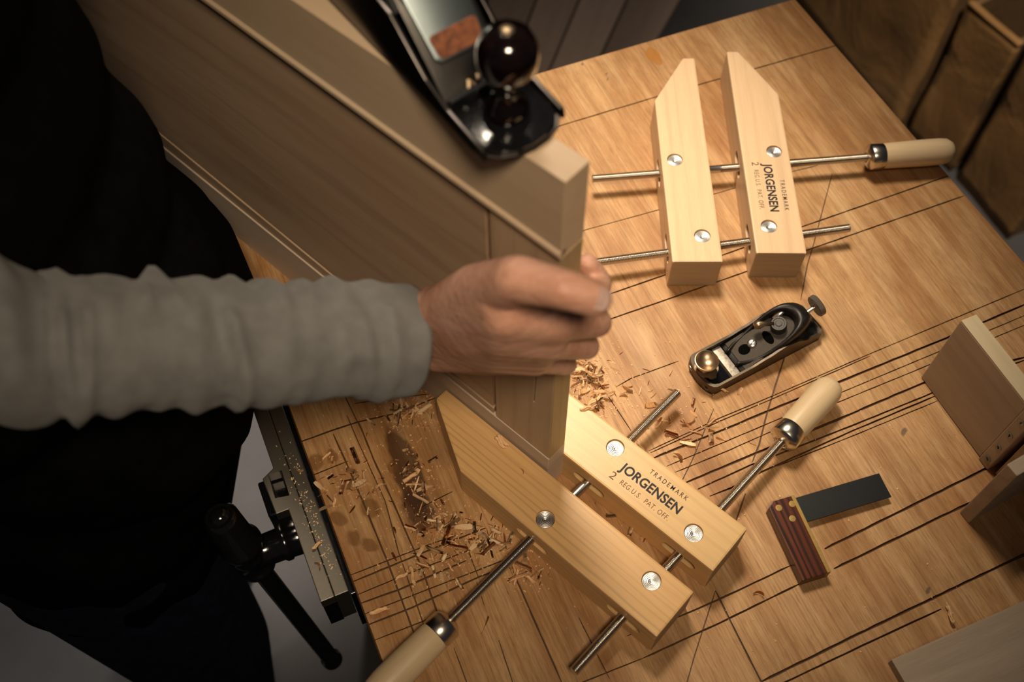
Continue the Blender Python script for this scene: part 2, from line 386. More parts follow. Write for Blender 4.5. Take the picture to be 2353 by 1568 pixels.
fam_y = [ # saw cuts along the bench and the long diagonal scratch
 ([(766,998),(819,1117),(889,1288),(955,1466)], W2), ([(797,955),(827,1025),(885,1152),(916,1270),(977,1446)], W1), ([(823,968),(858,1055),(906,1161),(970,1308),(1008,1418)], W2),
 ([(790,905),(850,1030)], W1), ([(1043,1489),(1080,1590)], W1), ([(1177,1310),(1262,1505),(1290,1568)], W2), ([(1095,1338),(1113,1392)], W1), ([(1146,1472),(1185,1590)], W1),
 ([(1644,1358),(1700,1472),(1760,1590)], W2), ([(1355,850),(1400,915),(1450,990)], W1), ([(1070,1250),(1100,1330)], W1), ([(1330,1420),(1400,1560)], W1)]
fam_d = [([(1912,400),(1870,560),(1855,610),(1840,690)], W1), ([(1806,810),(1776,905),(1763,948),(1744,1023),(1729,1062)], W2), ([(1713,1135),(1690,1200)], W2), ([(1644,1358),(1594,1514),(1570,1600)], W1), ([(1640,940),(1590,1060),(1560,1120)], W1)]
for fam, dep in ((fam_x, .0022), (fam_y, .0017), (fam_d, .0010)):
    cb = bmesh.new()
    for pts, w in fam: poly(pts, w, dep, cb)
    cut(top, cb, True)
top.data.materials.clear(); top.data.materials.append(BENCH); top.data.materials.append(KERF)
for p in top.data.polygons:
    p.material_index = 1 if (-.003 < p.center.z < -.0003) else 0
ux = (C_-D_).normalized(); uy = (A_-D_).normalized()
for k, (p, q) in enumerate(((.06, .06), (.74, .06), (.06, 1.05), (.74, 1.05))):
    c = D_+ux*p+uy*q
    link('leg', box((c.x, c.y, -.4725), (.08, .08, .855), .003, Matrix.Rotation(R(24.5), 3, 'Z')), LUMBER[2], bench)
for p, q, sx, sy in ((.40, .06, .60, .03), (.40, 1.05, .60, .03), (.06, .555, .03, .91), (.74, .555, .03, .91)):
    c = D_+ux*p+uy*q
    link('apron_rail', box((c.x, c.y, -.095), (sx, sy, .10), .002, Matrix.Rotation(R(24.5), 3, 'Z')), LUMBER[2], bench)

# ================================================================== HAND SCREW CLAMPS
JL, JW, JH, JTL, JTW = .305, .0544, .046, .0705, .0145
def screw_prof(L, smooth=None, r=.0049, pitch=.00165):
    pr = [(0, 0), (r*.8, .0), (r*.97, .0006)]; h = .0008
    while h < L-.001:
        if smooth and smooth[0] < h < smooth[1]: pr += [(r*.92, h), (r*.92, smooth[1])]; h = smooth[1]; continue
        pr += [(r*.80, h), (r, h+pitch*.42), (r*.98, h+pitch*.55)]; h += pitch
    pr += [(r*.8, L), (0, L)]
    return pr
def clamp(label, jaws, spindles, mats, group):
    """jaws: (fi x, fi y, angle deg, side, [pivot xy, pivot xy]); spindles: (far tip, ferrule start, handle end)"""
    root = tag(empty('hand_screw_clamp', (jaws[0][0], jaws[0][1], 0)), label, 'clamp', group)
    O = V((jaws[0][0], jaws[0][1], 0))
    for (x, y, a, s, piv), mat in zip(jaws, mats):
        d = V((math.cos(R(a)), math.sin(R(a)), 0)); n = V((-d.y, d.x, 0))*s
        pts = [(0, 0), (JL, 0), (JL, JTW), (JL-JTL, JW), (0, JW)]
        pts = [(u, v*s) for u, v in pts]
        if s < 0: pts = pts[::-1]
        j = link('jaw', prism(pts, 0, JH, .0021, 2), mat, root, 40)
        j.location = V((x, y, 0))-O; j.rotation_euler = (0, 0, R(a))
        inv = (Matrix.Translation(V((x, y, 0))) @ Matrix.Rotation(R(a), 4, 'Z')).inverted()
        cb = bmesh.new()
        loc = []
        for k, p in enumerate(piv):
            q = inv @ V((p[0], p[1], 0)); loc.append(q)
            add_lathe(cb, [(.0090, -.0032), (.0090, .01)], (q.x, q.y, JH), (0, 0, 1), 40)
            # slot the spindle passes through
            L = .019; pr = [(q.x+sg*(L-.0065)+.0065*math.cos(t)*1, JH/2+.0065*math.sin(t)) for sg, ts in ((1, range(-90, 91, 18)), (-1, range(90, 271, 18))) for t in [R(z) for z in ts]]
            a0 = [cb.verts.new((px_, -.03 if s > 0 else -JW-.03, pz_)) for px_, pz_ in pr]; b0 = [cb.verts.new((px_, JW+.03 if s > 0 else .03, pz_)) for px_, pz_ in pr]
            fs = [cb.faces.new(a0), cb.faces.new(b0[::-1])]+[cb.faces.new((a0[i], a0[(i+1) % len(pr)], b0[(i+1) % len(pr)], b0[i])) for i in range(len(pr))]
            bmesh.ops.recalc_face_normals(cb, faces=fs)
        bpy.context.view_layer.update()
        cut(j, cb, True)
        j.data.materials.append(ENDG)
        for p_ in j.data.polygons:
            p_.use_smooth = False
            if p_.normal.x < -.95 and p_.center.x < .001: p_.material_index = len(j.data.materials)-1
        for q in loc:
            dsc = link('pivot_nut', lathe([(0, -.042), (.0086, -.042), (.0086, -.0030), (.0082, -.0026), (.0018, -.0026), (.0008, -.0030), (0, -.0032)], (0, 0, 0), (0, 0, 1), 40), DISC, j, 40)
            dsc.location = (q.x, q.y, JH+.0003); dsc['label'] = 'round turned steel nut'
        if s < 0:
            z = JH+.00006
            def tx(t, size, u, v, mat_, w, bold=0, sp=1.0): return text(t, size, (u, v, z), PI, mat_, j, 'printed_lettering', bold, sp, width=w)
            tx('JORGENSEN', .0138, .1245, -.0225, INK, .0690, .00038, 1.02)
            tx('TRADEMARK', .0072, .1020, -.0385, INK, .0435, .00003, 1.5)
            tx('2', .0115, .1285, -.0098, INKB, .0055, 0)
            tx('REG.U.S.  PAT. OFF.', .0076, .1165, -.0110, INKB, .0560, 0, 1.15)
    for tip, fer, end, sm in spindles:
        t, f_, e = V((*tip, .023))-O, V((*fer, .023))-O, V((*end, .023))-O
        d = (f_-t).normalized(); L = (f_-t).length
        sp = link('threaded_spindle', lathe(screw_prof(L+.004, sm), t, d, 20), SPINDLE, root, 35)
        Lh = (e-f_).dot(d)
        h = link('spindle_handle', lathe([(.0135, .003), (.0148, .012), (.0152, .03), (.0157, .055), (.0156, Lh-.018), (.0146, Lh-.009), (.0112, Lh-.003), (.0055, Lh-.0004), (0, Lh)], (0, 0, 0), (1, 0, 0), 40), BEECH, root, 50)
        h.location = f_+d*.012; h.rotation_euler = d.to_track_quat('X', 'Z').to_euler()
        fe = link('ferrule', lathe([(.0052, -.0002), (.0062, -.0012), (.0062, -.004), (.0080, -.004), (.0142, .0002), (.0152, .0015), (.0152, .0155), (.0147, .0162), (.012, .0162)], (-.012+.004, 0, 0), (1, 0, 0), 40), CHROME, h, 40)
        fe['label'] = 'polished metal ferrule'
    return root
def pv(u, v): p = at(u, v, JH); return (p.x, p.y)
clamp('wooden hand screw clamp lying open and empty at the far side of the bench',
      [(.2237, .6555, 91.45, 1, [pv(1551,367), pv(1614,542)]), (.2603, .6677, 90.79, -1, [pv(1779,348), pv(1767,520)])],
      [((.0884, .7861), (.4097, .8263), (.5030, .8380), (.122, .150)), ((.3750, .7219), (.055, .6616), (-.037, .6442), None)],
      [MAPLE_PALE, MAPLE_PALE], 'wooden hand screw clamps')
clamp('wooden hand screw clamp gripping the foot of the upright door',
      [(.1659, .2946, 139.01, 1, [pv(1253,1193), pv(1497,1335)]), (.1841, .3135, 139.54, -1, [pv(1414,1029), pv(1594,1225)])],
      [((.1685, .5084), (-.0500, .2726), (-.1085, .2093), (.135, .158)), ((.0591, .2284), (.2660, .4541), (.3205, .5136), None)],
      [MAPLE_GOLD, MAPLE_GOLD2], 'wooden hand screw clamps')

# ================================================================== CABINET DOOR standing on its long edge
Pb = V((.03682, .41036, .046)); Pt = V((.03145, .41129, .463))
ZD = (Pt-Pb).normalized(); XD = V((math.cos(R(139.3)), math.sin(R(139.3)), 0)); XD = (XD-ZD*XD.dot(ZD)).normalized(); YD = ZD.cross(XD)
O0 = Pb-ZD*.046
MD = Matrix(((XD.x, YD.x, ZD.x, O0.x), (XD.y, YD.y, ZD.y, O0.y), (XD.z, YD.z, ZD.z, O0.z), (0, 0, 0, 1)))
door = tag(empty('cabinet_door', mw=MD), 'unfinished frame and panel door standing on edge on the bench, held by the hand', 'door', kind='thing')
T = .022; DL = .86; ZT = .463
def slab(pts, y0, y1, bev=.001): return prism_xz(pts, y0, y1, bev)
x_ = link('lipping_strip', slab([(0, 0.001), (DL, .001), (DL, .066+.025*DL), (0, .068)], -T-.0005, .0008, .0008), LIP, door); x_['label'] = 'pale strip along the bottom edge'
link('stile', slab([(0, .0682), (.0662, .0692), (.0662, .3885), (0, .3855)], -T, 0, .0012), CHERRY_UP, door)
link('bottom_rail', slab([(.0705, .0684), (DL, .0875), (DL, .074+.05*DL), (.0705, .0785)], -T, -.0010, .0008), CHERRY, door)
link('panel', slab([(.0722, .0805), (DL, .076+.05*DL), (DL, .3871+.025*DL), (.0722, .3889)], -T+.002, -.0022, .0006), CHERRY, door)
tr = slab([(0, .3860), (DL, .3860+.025*DL), (DL, ZT), (0, ZT)], -T, .0014, .0006)
link('top_rail', tr, RAILW, door)
be = bmesh.new()
n_ = 2
pa = [(0, .3860), (DL, .3860+.025*DL)]
vs = []
for xx, zz in pa:
    vs.append([be.verts.new((xx, y, z)) for y, z in ((-.004, zz-.0045), (.0002, zz-.0045), (.0034, zz+.0005), (.0034, zz+.004), (.0013, zz+.0068), (-.004, zz+.0068))])
fs = [be.faces.new((vs[0][k], vs[0][(k+1) % 6], vs[1][(k+1) % 6], vs[1][k])) for k in range(6)]+[be.faces.new(vs[0][::-1]), be.faces.new(vs[1])]
bmesh.ops.recalc_face_normals(be, faces=fs)
link('bead_moulding', be, RAILW, door)
bm = bmesh.new()
add_box(bm, (-.00005, -T/2, .0682+(.3855-.0682)/2), (.0004, T-.001, .3855-.0700))
link('stile_edge_veneer', bm, CHERRY_END, door)
cb = bmesh.new(); add_box(cb, (.0198, .0, .178), (.0013, .004, .046), Matrix.Rotation(R(-2), 3, 'Y'))
bpy.context.view_layer.update()
stile = [c for c in door.children if c.name.startswith('stile') and 'edge' not in c.name][0]; cut(stile, cb)
def hp(u, v, yd):                         # measured point on the plane yd metres in front of the door face
    d = ray(u, v); t = ((O0-CAM).dot(YD)+yd)/d.dot(YD); return CAM+d*t
def dloc(x, y, z): return O0+XD*x+YD*y+ZD*z

# ================================================================== BENCH PLANE on the door's top edge
fa = R(-52.3); PO = V((.005, .444, ZT+.0006)) + V((math.cos(fa), math.sin(fa), 0))*.012
plane = tag(empty('bench_hand_plane', PO, fa), 'black metal hand plane with round dark knob, riding on top of the door edge', 'hand plane')
HW = .0315
def arc_toe(hw, r0=.012, back=-.245):
    p = [(back+.01, -hw+.004), (-.026, -hw)]
    for k in range(9):
        t = R(-90+180*k/8); p.append((-.026+.026*math.cos(t)**.7 if math.cos(t) > 1e-6 else -.026, hw*math.sin(t)) if 0 < k < 8 else (-.022, hw*math.sin(t)))
    p += [(-.026, hw), (back+.01, hw-.004), (back, hw-.014), (back, -hw+.014)]
    out = []
    for q in p:
        if not out or (V(q)-V(out[-1])).length > .0015: out.append(q)
    return out
sole = link('sole_casting', prism(arc_toe(HW), 0, .0035, .0007, 1), PLANESIDE, plane)
cb = box((-.0625, 0, 0), (.007, .050, .02)); bpy.context.view_layer.update(); cut(sole, cb)
prof = [(-.010, 0.0015), (-.238, .0015), (-.242, .012), (-.225, .016), (-.200, .020), (-.170, .036), (-.150, .046), (-.130, .050), (-.108, .046), (-.090, .033), (-.072, .020), (-.050, .012), (-.012, .0085)]
for s in (1, -1):
    w_ = link('side_wall', prism_xz(prof, s*HW-(.0032 if s > 0 else 0), s*HW+(.0032 if s < 0 else 0), .0009), PLANESIDE, plane, 40)
bed = [(p[0] if p[0] < -.02 else p[0]-.0012, p[1]*.9) for p in arc_toe(HW) if p[0] > -.1]
bed = [(-.052, -HW*.9)]+bed+[(-.052, HW*.9)]
cl = []
for q in bed:
    if not cl or (V(q)-V(cl[-1])).length > .001: cl.append(q)
link('toe_bed', prism(cl, .0034, .0062, .0010, 2), JAPAN, plane, 50)
bm = bmesh.new(); add_box(bm, (-.054, 0, .008), (.004, .053, .012)); add_lathe(bm, [(.0155, .006), (.0150, .0095), (.0135, .0105), (0, .0105)], (-.030, 0, 0), (0, 0, 1), 32)
link('cross_rib', bm, JAPAN, plane, 50)
kn = link('front_knob', lathe([(.0145, .010), (.0150, .0135), (.0128, .019), (.0100, .025), (.0092, .030), (.0105, .0345), (.0150, .0405), (.0180, .047), (.0191, .055), (.0183, .0625), (.0150, .0690), (.0100, .0728), (.0045, .0742), (0, .0745)], (-.030, 0, 0), (0, 0, 1), 48), plain('polished_rosewood_knob', (.004, .0018, .0015), .12, 0, .5, 90, .02, .5, 1.0), plane, True)
kn['label'] = 'glossy near-black round front knob'
link('knob_screw', lathe([(.0045, 0), (.0045, .0012), (.003, .002), (0, .002)], (-.030, 0, .0738), (0, 0, 1), 20), BRASSK, kn, 40)
# frog, iron and lever cap lie on a 45 degree slope
def slope(name, pts, th, mat, base=(-.066, 0, .006), ang=42, bev=.0006, par=None):
    b_ = prism(pts, 0, th, bev, 2)
    rot = Matrix.Translation(V(base)) @ Matrix.Rotation(R(180), 4, 'Z') @ Matrix.Rotation(R(-ang), 4, 'Y')
    b_.transform(rot); return link(name, b_, mat, par or plane, 40)
link('frog', prism_xz([(-.070, .003), (-.145, .003), (-.145, .020), (-.128, .060), (-.120, .060), (-.070, .010)], -.022, .022, .001), JAPAN, plane, 40)
slope('plane_iron', [(-.006, -.0245), (.125, -.0245), (.130, -.018), (.130, .018), (.125, .0245), (-.006, .0245)], .0025, steel('dull_iron', (.16, .15, .14), .35), (-.064, 0, .005))
lc = slope('lever_cap', [(.020, -.0195), (.100, -.0225), (.112, -.018), (.118, -.009), (.118, .009), (.112, .018), (.100, .0225), (.020, .0195), (.016, .016), (.016, -.016)], .0060, LEVERBLUE, (-.0665, 0, .0085), bev=.0016)
lw = Matrix.Translation(V((-.0665, 0, .0085))) @ Matrix.Rotation(R(180), 4, 'Z') @ Matrix.Rotation(R(-42), 4, 'Y')
def onlc(b_): b_.transform(lw); return b_
o_ = link('maker_panel', onlc(prism([(.0200, -.0165), (.0320, -.0178), (.0340, -.0155), (.0340, .0155), (.0320, .0178), (.0200, .0165), (.0180, .0140), (.0180, -.0140)], .0058, .0066, .0004, 1)), ORANGE, lc, 40); o_['label'] = 'worn orange enamel panel'
bm = bmesh.new()
add_prism(bm, [(.0600+.0045*math.cos(a)+(.010 if abs(a) < PI/2 else 0), .0035*math.sin(a)) for a in [2*PI*k/24+.01-PI for k in range(24)]], .0057, .0063)
link('cap_slot', onlc(bm), BLACKMET, lc, 40)
link('lateral_lever', onlc(lathe([(.0022, 0), (.0026, .002), (.0020, .030), (.0028, .034), (0, .036)], (.055, .0290, .0060), (1, .05, .25), 14)), ZINC, plane, 40)
link('adjusting_wheel', lathe([(.003, -.004), (.012, -.004), (.0125, 0), (.012, .004), (.003, .004)], (-.158, 0, .034), (1, 0, -.1), 28), BRASSK, plane, 35)
tt = bmesh.new(); add_tube(tt, [(-.196, 0, .004), (-.200, 0, .024), (-.210, 0, .045), (-.208, 0, .068), (-.196, 0, .088), (-.182, 0, .098)], [.017, .0135, .0125, .013, .015, .008], 20, flat=.8)
link('rear_tote', tt, ROSE, plane, True)
bm = bmesh.new()
for k in range(3):
    a0 = random.random()*3
    add_tube(bm, [(-.060+.004*math.cos(a0+t*.5)-.001*k, -.010+.009*k+t*.0012, .010+.004*math.sin(a0+t*.5)) for t in range(9)], .0012, 5, flat=.3)
tag(link('wood_shaving', bm, SHAVE[1], None, True), 'fresh curled shaving caught in the mouth of the large plane', 'wood shaving').location = PO
bpy.data.objects['wood_shaving'].rotation_euler = (0, 0, fa)

# ================================================================== BLOCK PLANE
bp = tag(empty('block_plane', (.193-.0035, .535-.0024, .0), R(30.5)), 'small black iron block plane with brass knob lying on the bench', 'block plane')
hw = .0228
def bp_out(hw, L=.153, f=.012):
    p = []
    for k in range(9):
        t = R(90+180*k/8); p.append((f+f*.75*math.cos(t), hw*math.sin(t)))
    p += [(L-.006, -hw), (L, -hw+.007), (L, hw-.007), (L-.006, hw)]
    return p
body = link('sole_casting', prism(bp_out(hw), 0, .0045, .0006, 1), CASTIRON, bp, 30)
def wall_h(x):
    K = [(0, .014), (.010, .0160), (.055, .0175), (.075, .021), (.098, .027), (.112, .0245), (.128, .0160), (.153, .0125)]
    for (a, ha), (b, hb) in zip(K, K[1:]):
        if a <= x <= b:
            t = (x-a)/(b-a); t = t*t*(3-2*t); return ha+(hb-ha)*t
    return K[-1][1]
bm = bmesh.new(); out = bp_out(hw); ring = []
dense = []
for a, b in zip(out, out[1:]+out[:1]):
    n = max(1, int((V(b)-V(a)).length/.004)); dense += [V(a).lerp(V(b), i/n) for i in range(n)]
c0 = V((.075, 0)); rows = []
for p in dense:
    inn = V((p.x, p.y)); th = .0028 if p.x > .015 else .0045
    nx = -(p.x-.012)/.012 if p.x < .012 else ((p.x-.147)/-.006 if p.x > .149 else 0)
    inn = V((p.x+max(-1, min(1, nx))*th*(1 if p.x < .1 else 1), p.y*(1-th/max(abs(p.y), th))))
    h = wall_h(p.x)
    rows.append([bm.verts.new((p.x, p.y, .001)), bm.verts.new((p.x, p.y, h-.0008)), bm.verts.new((p.x*.97+inn.x*.03, p.y*.93+inn.y*.07, h)), bm.verts.new((inn.x, inn.y, h-.0004)), bm.verts.new((inn.x, inn.y, .002))])
for a, b in zip(rows, rows[1:]+rows[:1]):
    for k in range(4): bm.faces.new((a[k], b[k], b[k+1], a[k+1]))
    bm.faces.new((a[4], b[4], b[0], a[0]))
bmesh.ops.recalc_face_normals(bm, faces=bm.faces[:])
link('side_walls', bm, [CASTIRON], bp, 50)
link('toe_bed', prism([(.004, -.016), (.012, -.0195), (.034, -.0195), (.034, .0195), (.012, .0195), (.004, .016)], .0044, .0085, .001), JAPAN, bp, 40)
link('inner_bed', prism([(.046, -.0198), (.150, -.0198), (.150, .0198), (.046, .0198)], .0044, .0066, .0005), JAPAN, bp, 40)
x_ = link('mouth_plate', prism([(.0355, -.0195), (.0455, -.0195), (.0455, .0195), (.0355, .0195)], .0044, .0102, .0006), plain('bright_worn_steel', (.36, .32, .27), .5, .6, .5, 350, .1, .35), bp, 40); x_['label'] = 'bright worn steel strip'
link('cap_front_lip', prism_xz([(.0465, .0068), (.0535, .0068), (.0555, .0120), (.0470, .0085)], -.0190, .0190, .0005), BLACKMET, bp, 40)
# lever cap iron with cross-hatched top, sloping up to the rear
def bp_plate(name, pts, z, th, mat, ang=15, base=(.052, 0, .0085), bev=.0004, par=bp):
    b_ = prism(pts, z, z+th, bev, 1); b_.transform(Matrix.Translation(V(base)) @ Matrix.Rotation(R(-ang), 4, 'Y')); return link(name, b_, mat, par, 40)
ci = bp_plate('hatched_cap_plate', [(0, -.0185), (.068, -.0165), (.075, -.010), (.075, .010), (.068, .0165), (0, .0185)], 0, .0030, KNURL); ci['label'] = 'cross-hatched dark steel plate'
bp_plate('keyhole_shade', [(.0125+.0065*math.cos(R(a)), .001+.0058*math.sin(R(a))) for a in range(0, 360, 15)], .0030, .0003, HOLE_SHADE, par=ci)  # black discs laid on the plate, painting the shade inside its two holes
bp_plate('rear_hole_shade', [(.040+.0045*math.cos(R(a)), -.002+.0085*math.sin(R(a))) for a in range(0, 360, 15)], .0030, .0003, HOLE_SHADE, par=ci)
sc_ = link('slotted_screw', lathe([(.0052, 0), (.0055, .0015), (.0052, .0025), (.0035, .0034), (0, .0037)], (.0735, .002, .0160), (-.26, 0, 1), 28), ZINC, bp, 50)
link('screw_slot', box((.0730, .002, .0196), (.0092, .0010, .0008), 0, Matrix.Rotation(R(20), 3, 'Z') @ Matrix.Rotation(R(-14), 3, 'Y')), INK, sc_)
# arched hood of the lever cap
bm = bmesh.new(); N = 56; rows = []
for i in range(N+1):
    t = R(-62)+(R(124)+R(180))*0 + (2*PI-2*R(38))*0
    a = -R(150)+R(300)*i/N                                  # open towards the toe
    ca, sa = math.cos(a), math.sin(a)
    def pt(rx, ry, dz, xo=.0935):
        if ca > 0: x = xo+rx*abs(ca)**.9; y = ry*sa
        else: x = xo+rx*1.25*ca; y = ry*sa*(1-.12*(-ca))
        tt_ = max(0, min(1, (x-.060)/.062)); z = .0135+.0275*tt_*tt_*(3-2*tt_)-.010*max(0, (x-.127)/.017)**2
        return V((x, y, z+dz))
    rin = .019 if ca > 0 else .034
    rows.append([bm.verts.new(q) for q in (pt(.0500 if ca > 0 else .046, .0205, -.013), pt(.0485 if ca > 0 else .046, .0208, -.005), pt(.043 if ca > 0 else .045, .0200, .0000), pt(.034 if ca > 0 else .043, .0183, .0020), pt(.0290 if ca > 0 else .041, .0168, .0012), pt(.0272 if ca > 0 else .040, .0160, -.002), pt(.0272 if ca > 0 else .040, .0160, -.012))])
for a, b in zip(rows, rows[1:]):
    for k in range(6): bm.faces.new((a[k], a[k+1], b[k+1], b[k]))
    bm.faces.new((a[6], a[0], b[0], b[6]))
bm.faces.new(rows[0]); bm.faces.new(rows[-1][::-1])
bmesh.ops.recalc_face_normals(bm, faces=bm.faces[:])
link('lever_cap_hood', bm, plain('dark_bronze_japanning', (.014, .011, .010), .42, .2, .4, 200, .05, .4), bp, True)
link('cap_wheel_hub', lathe([(.0085, -.006), (.0085, .004), (.0078, .0055), (.0062, .0055), (.0058, .0048), (.0035, .0048), (.0030, .0056), (0, .0056)], (.1035, .001, .0305), (-.25, 0, 1), 36), HUBBLK, bp, 40)
tb = bmesh.new(); add_tube(tb, [(.0985, .004, .0335), (.0900, .0085, .0340), (.0840, .0105, .0340), (.0790, .0120, .0335)], [.0022, .0024, .0046, .0030], 14); link('locking_lever', tb, BRASSK, bp, True)
tb = bmesh.new(); add_tube(tb, [(.1040, .0105, .030), (.1150, .0125, .034), (.1225, .0120, .035)], [.0030, .0036, .0030], 14, flat=.6); link('side_rocker', tb, ZINC, bp, True)
link('adjuster_rod', lathe([(.0022, 0), (.0022, .014)], (.140, .002, .023), (1, 0, .35), 16), ZINC, bp, 40)
bm = bmesh.new(); pr = []
add_lathe(bm, [(.004, -.0035), (.0110, -.0035), (.0122, -.0025), (.0122, .0025), (.0110, .0035), (.004, .0035), (.003, .0028), (0, .0028)], (.1555, .002, .0285), (1, 0, .30), 40)
link('adjuster_wheel', bm, KNURL, bp, 40)
link('front_knob', lathe([(.0085, .0085), (.0090, .011), (.0062, .0145), (.0058, .019), (.0075, .0225), (.0108, .0255), (.0122, .0275), (.0126, .0296), (.0124, .0306), (.0116, .0308), (.0110, .0300), (.0080, .0272), (.0045, .0254), (.0012, .0247), (0, .0247)], (.0135, .003, 0), (0, 0, 1), 44), BRASSK, bp, 60)
ec = bmesh.new(); add_prism(ec, [(.0160+.0128*math.cos(R(a))*(1.05 if 0 < (a % 120) < 50 else .92), .001+.0120*math.sin(R(a))*(1.12 if 0 < (a % 120) < 50 else .9)) for a in range(0, 360, 10)], .0135, .0152); link('eccentric_plate', ec, BRASSK, bp, 40)
bm = bmesh.new()
for a in range(4): add_box(bm, (.0052+.0016*a, .0, .0092), (.0006, .020-.002*a, .0012))
link('grip_ridges', bm, BLACKMET, bp)

# ================================================================== TRY SQUARE
ts = tag(empty('try_square', (.2999, .3261, 0), R(108.0)), 'small try square with rosewood stock and dark steel blade', 'try square')
# local x runs up the stock, local y to the left of it
link('stock', prism([(0, .0035), (.0800, .0035), (.0800, .0225), (.0755, .0285), (0, .0285)], .0, .015, .0008), ROSE, ts)
link('brass_facing', prism([(0, -.0002), (.0800, -.0002), (.0800, .0035), (0, .0035)], 0, .0152, .0003, 1), BRASS, ts)
link('blade', prism([(.0530, -.0930), (.0790, -.0930), (.0790, .0), (.0530, .0)], .0068, .0082, .0002, 1), BLADE, ts)
for p in ((1789.6, 1167.5), (1820.3, 1158.5), (1820.7, 1192)):
    q = at(*p, .015)-V((.2999, .3261, 0)); q.z = 0; q = Matrix.Rotation(R(-108), 3, 'Z') @ q
    link('rivet', lathe([(.0032, 0), (.0032, .00022), (.0030, .00028), (0, .00028)], (q.x, q.y, .0149), (0, 0, 1), 24), BRASS, ts, 40)

# ================================================================== BENCH VISE
vi = tag(empty('bench_vise', (-.19, .37, 0)), 'black and grey iron bench vise on the front edge of the workbench', 'vise')
VO = V((-.19, .37, 0))
def vp(*a): q = at(*a)-VO; return V((q.x, q.y))
dirv = V((-.4138, .9104)); outv = V((-.9104, -.4138))
c2 = vp(801,1358,-.004); c1 = vp(735,1385,-.004); sm = c2+outv*.0140
def rect(o, l, w): return [o, o+dirv*l, o+dirv*l+outv*w, o+outv*w]
ZJ = -.004
link('inner_jaw', prism(rect(c2, .245, .0136), -.072, ZJ, .0009), VISEGREY, vi)
jaw = link('outer_jaw', prism([c2+outv*.0140, c2+outv*.0140+dirv*.245, c2+outv*.0283+dirv*.245, c2+outv*.0283+dirv*.148, c2+outv*.0415+dirv*.141, c2+outv*.0400+dirv*.100, c2+outv*.0275+dirv*.100, c2+outv*.0275][::-1], -.020, ZJ, .0009), VISEGREY, vi)
cb = bmesh.new(); hc = [at(616,1091,ZJ), at(647.5,1081,ZJ), at(665,1139,ZJ), at(632,1145.6,ZJ)]
add_prism(cb, [(p-VO).to_2d() for p in hc], -.035, .02); bpy.context.view_layer.update(); cut(jaw, cb)
jb = prism([c2+outv*.0140+dirv*.010, c2+outv*.0140+dirv*.235, c2+outv*.024+dirv*.235, c2+outv*.024+dirv*.010][::-1], -.095, -.020, .002)
link('jaw_casting', jb, JAPAN, vi, 40)
wedge = bmesh.new()
a0 = c2+outv*.0135
add_prism(wedge, [a0, a0+dirv*.012, a0+outv*.0105+dirv*.012, a0+outv*.0135], -.075, -.0199)
link('jaw_end_rib', wedge, JAPAN, vi)
link('rear_plate', prism(rect(c2-outv*.0060, .235, .0055), -.115, -.016, .0008), JAPAN, vi)
mid = c2+dirv*.105
zs = -.088
bm = bmesh.new(); o3 = V((mid.x, mid.y, zs))+V((outv.x, outv.y, 0))*.010; od = V((outv.x, outv.y, 0))
add_lathe(bm, [(.030, 0), (.031, .008), (.026, .014), (.019, .018), (.0180, .030), (.020, .032), (.020, .037), (.0175, .040), (.017, .062), (.019, .066)], o3, od, 32)
link('screw_housing', bm, JAPAN, vi, 50)
hub = o3+od*.072
hd = V((.16, -.10, -1)).normalized()
bm = bmesh.new(); add_lathe(bm, [(0, -.088), (.014, -.088), (.0180, -.083), (.0185, -.034), (.0225, -.030), (.0225, -.024), (.0185, -.020), (.0185, -.012), (.0195, -.010), (.0195, -.004), (.0175, -.001), (.0175, .016), (.0195, .018), (.0195, .023), (.015, .028), (.013, .034), (0, .034)], hub, hd, 32)
link('handle_hub', bm, JAPAN, vi, 50)
link('handle_bar', lathe([(0, -.094), (.006, -.093), (.0105, -.088), (.0105, -.060), (.0105, -.030), (.0105, .29), (.013, .294), (.013, .302), (0, .304)], hub, hd, 24), JAPAN, vi, 50)
hcx = sum(((p-VO).to_2d() for p in hc), V((0, 0)))/4
link('dog_hole_shade_block', box((hcx.x, hcx.y, -.046), (.040, .040, .044), .002, Matrix.Rotation(R(24.4), 3, 'Z')), JAPAN, vi)  # dark block added under the dog hole so it looks shaded inside
for s in (-1, 1):
    g = V((mid.x, mid.y, -.078))+V((dirv.x, dirv.y, 0))*(.048*s)
    link('guide_rod', lathe([(.0085, 0), (.0085, .10)], g-od*.09, od, 24), BLACKMET, vi, 40)

# ================================================================== BOARDS AND BOX AT THE RIGHT
SCREWM = steel('zinc_screw', (.30, .32, .36), .4)
bx = tag(empty('screwed_wooden_box', (.429, .544, 0)), 'pale wooden box side with four screws, standing over the sawn grooves', 'box')
Bd = V((.4712-.429, .4525-.544)); BL = Bd.length; Bd.normalize(); Bn = V((-Bd.y, Bd.x))
bx.rotation_euler = (0, 0, math.atan2(Bd.y, Bd.x))
link('side_board', box((BL/2, .009, .056), (BL, .018, .110), .0012), POPLAR, bx)
link('top_edge', box((BL/2, .009, .1116), (BL-.001, .0176, .0014), .0005), POPEDGE, bx)
ed = link('end_board', box((BL+.0070, .074, .057), (.0135, .152, .113), .0010), POPLAR, bx)
for k in range(4):
    sc = link('wood_screw', lathe([(.0036, 0), (.0036, .0004), (.0020, .0007), (.0012, .0003), (0, .0003)], (BL+.0070, -.0022, .014+.026*k), (0, -1, 0), 20), SCREWM, bx, 40)
    link('screw_recess', box((BL+.0070, -.0030, .014+.026*k), (.0038, .0004, .0008), 0, Matrix.Rotation(R(35+k*20), 3, 'Y')), INK, sc)
link('far_board', box((BL+.0245, .078, .050), (.009, .15, .098), .001), POPLAR, bx)
link('back_board', box((BL/2, .149, .056), (BL, .012, .110), .001), POPLAR, bx)
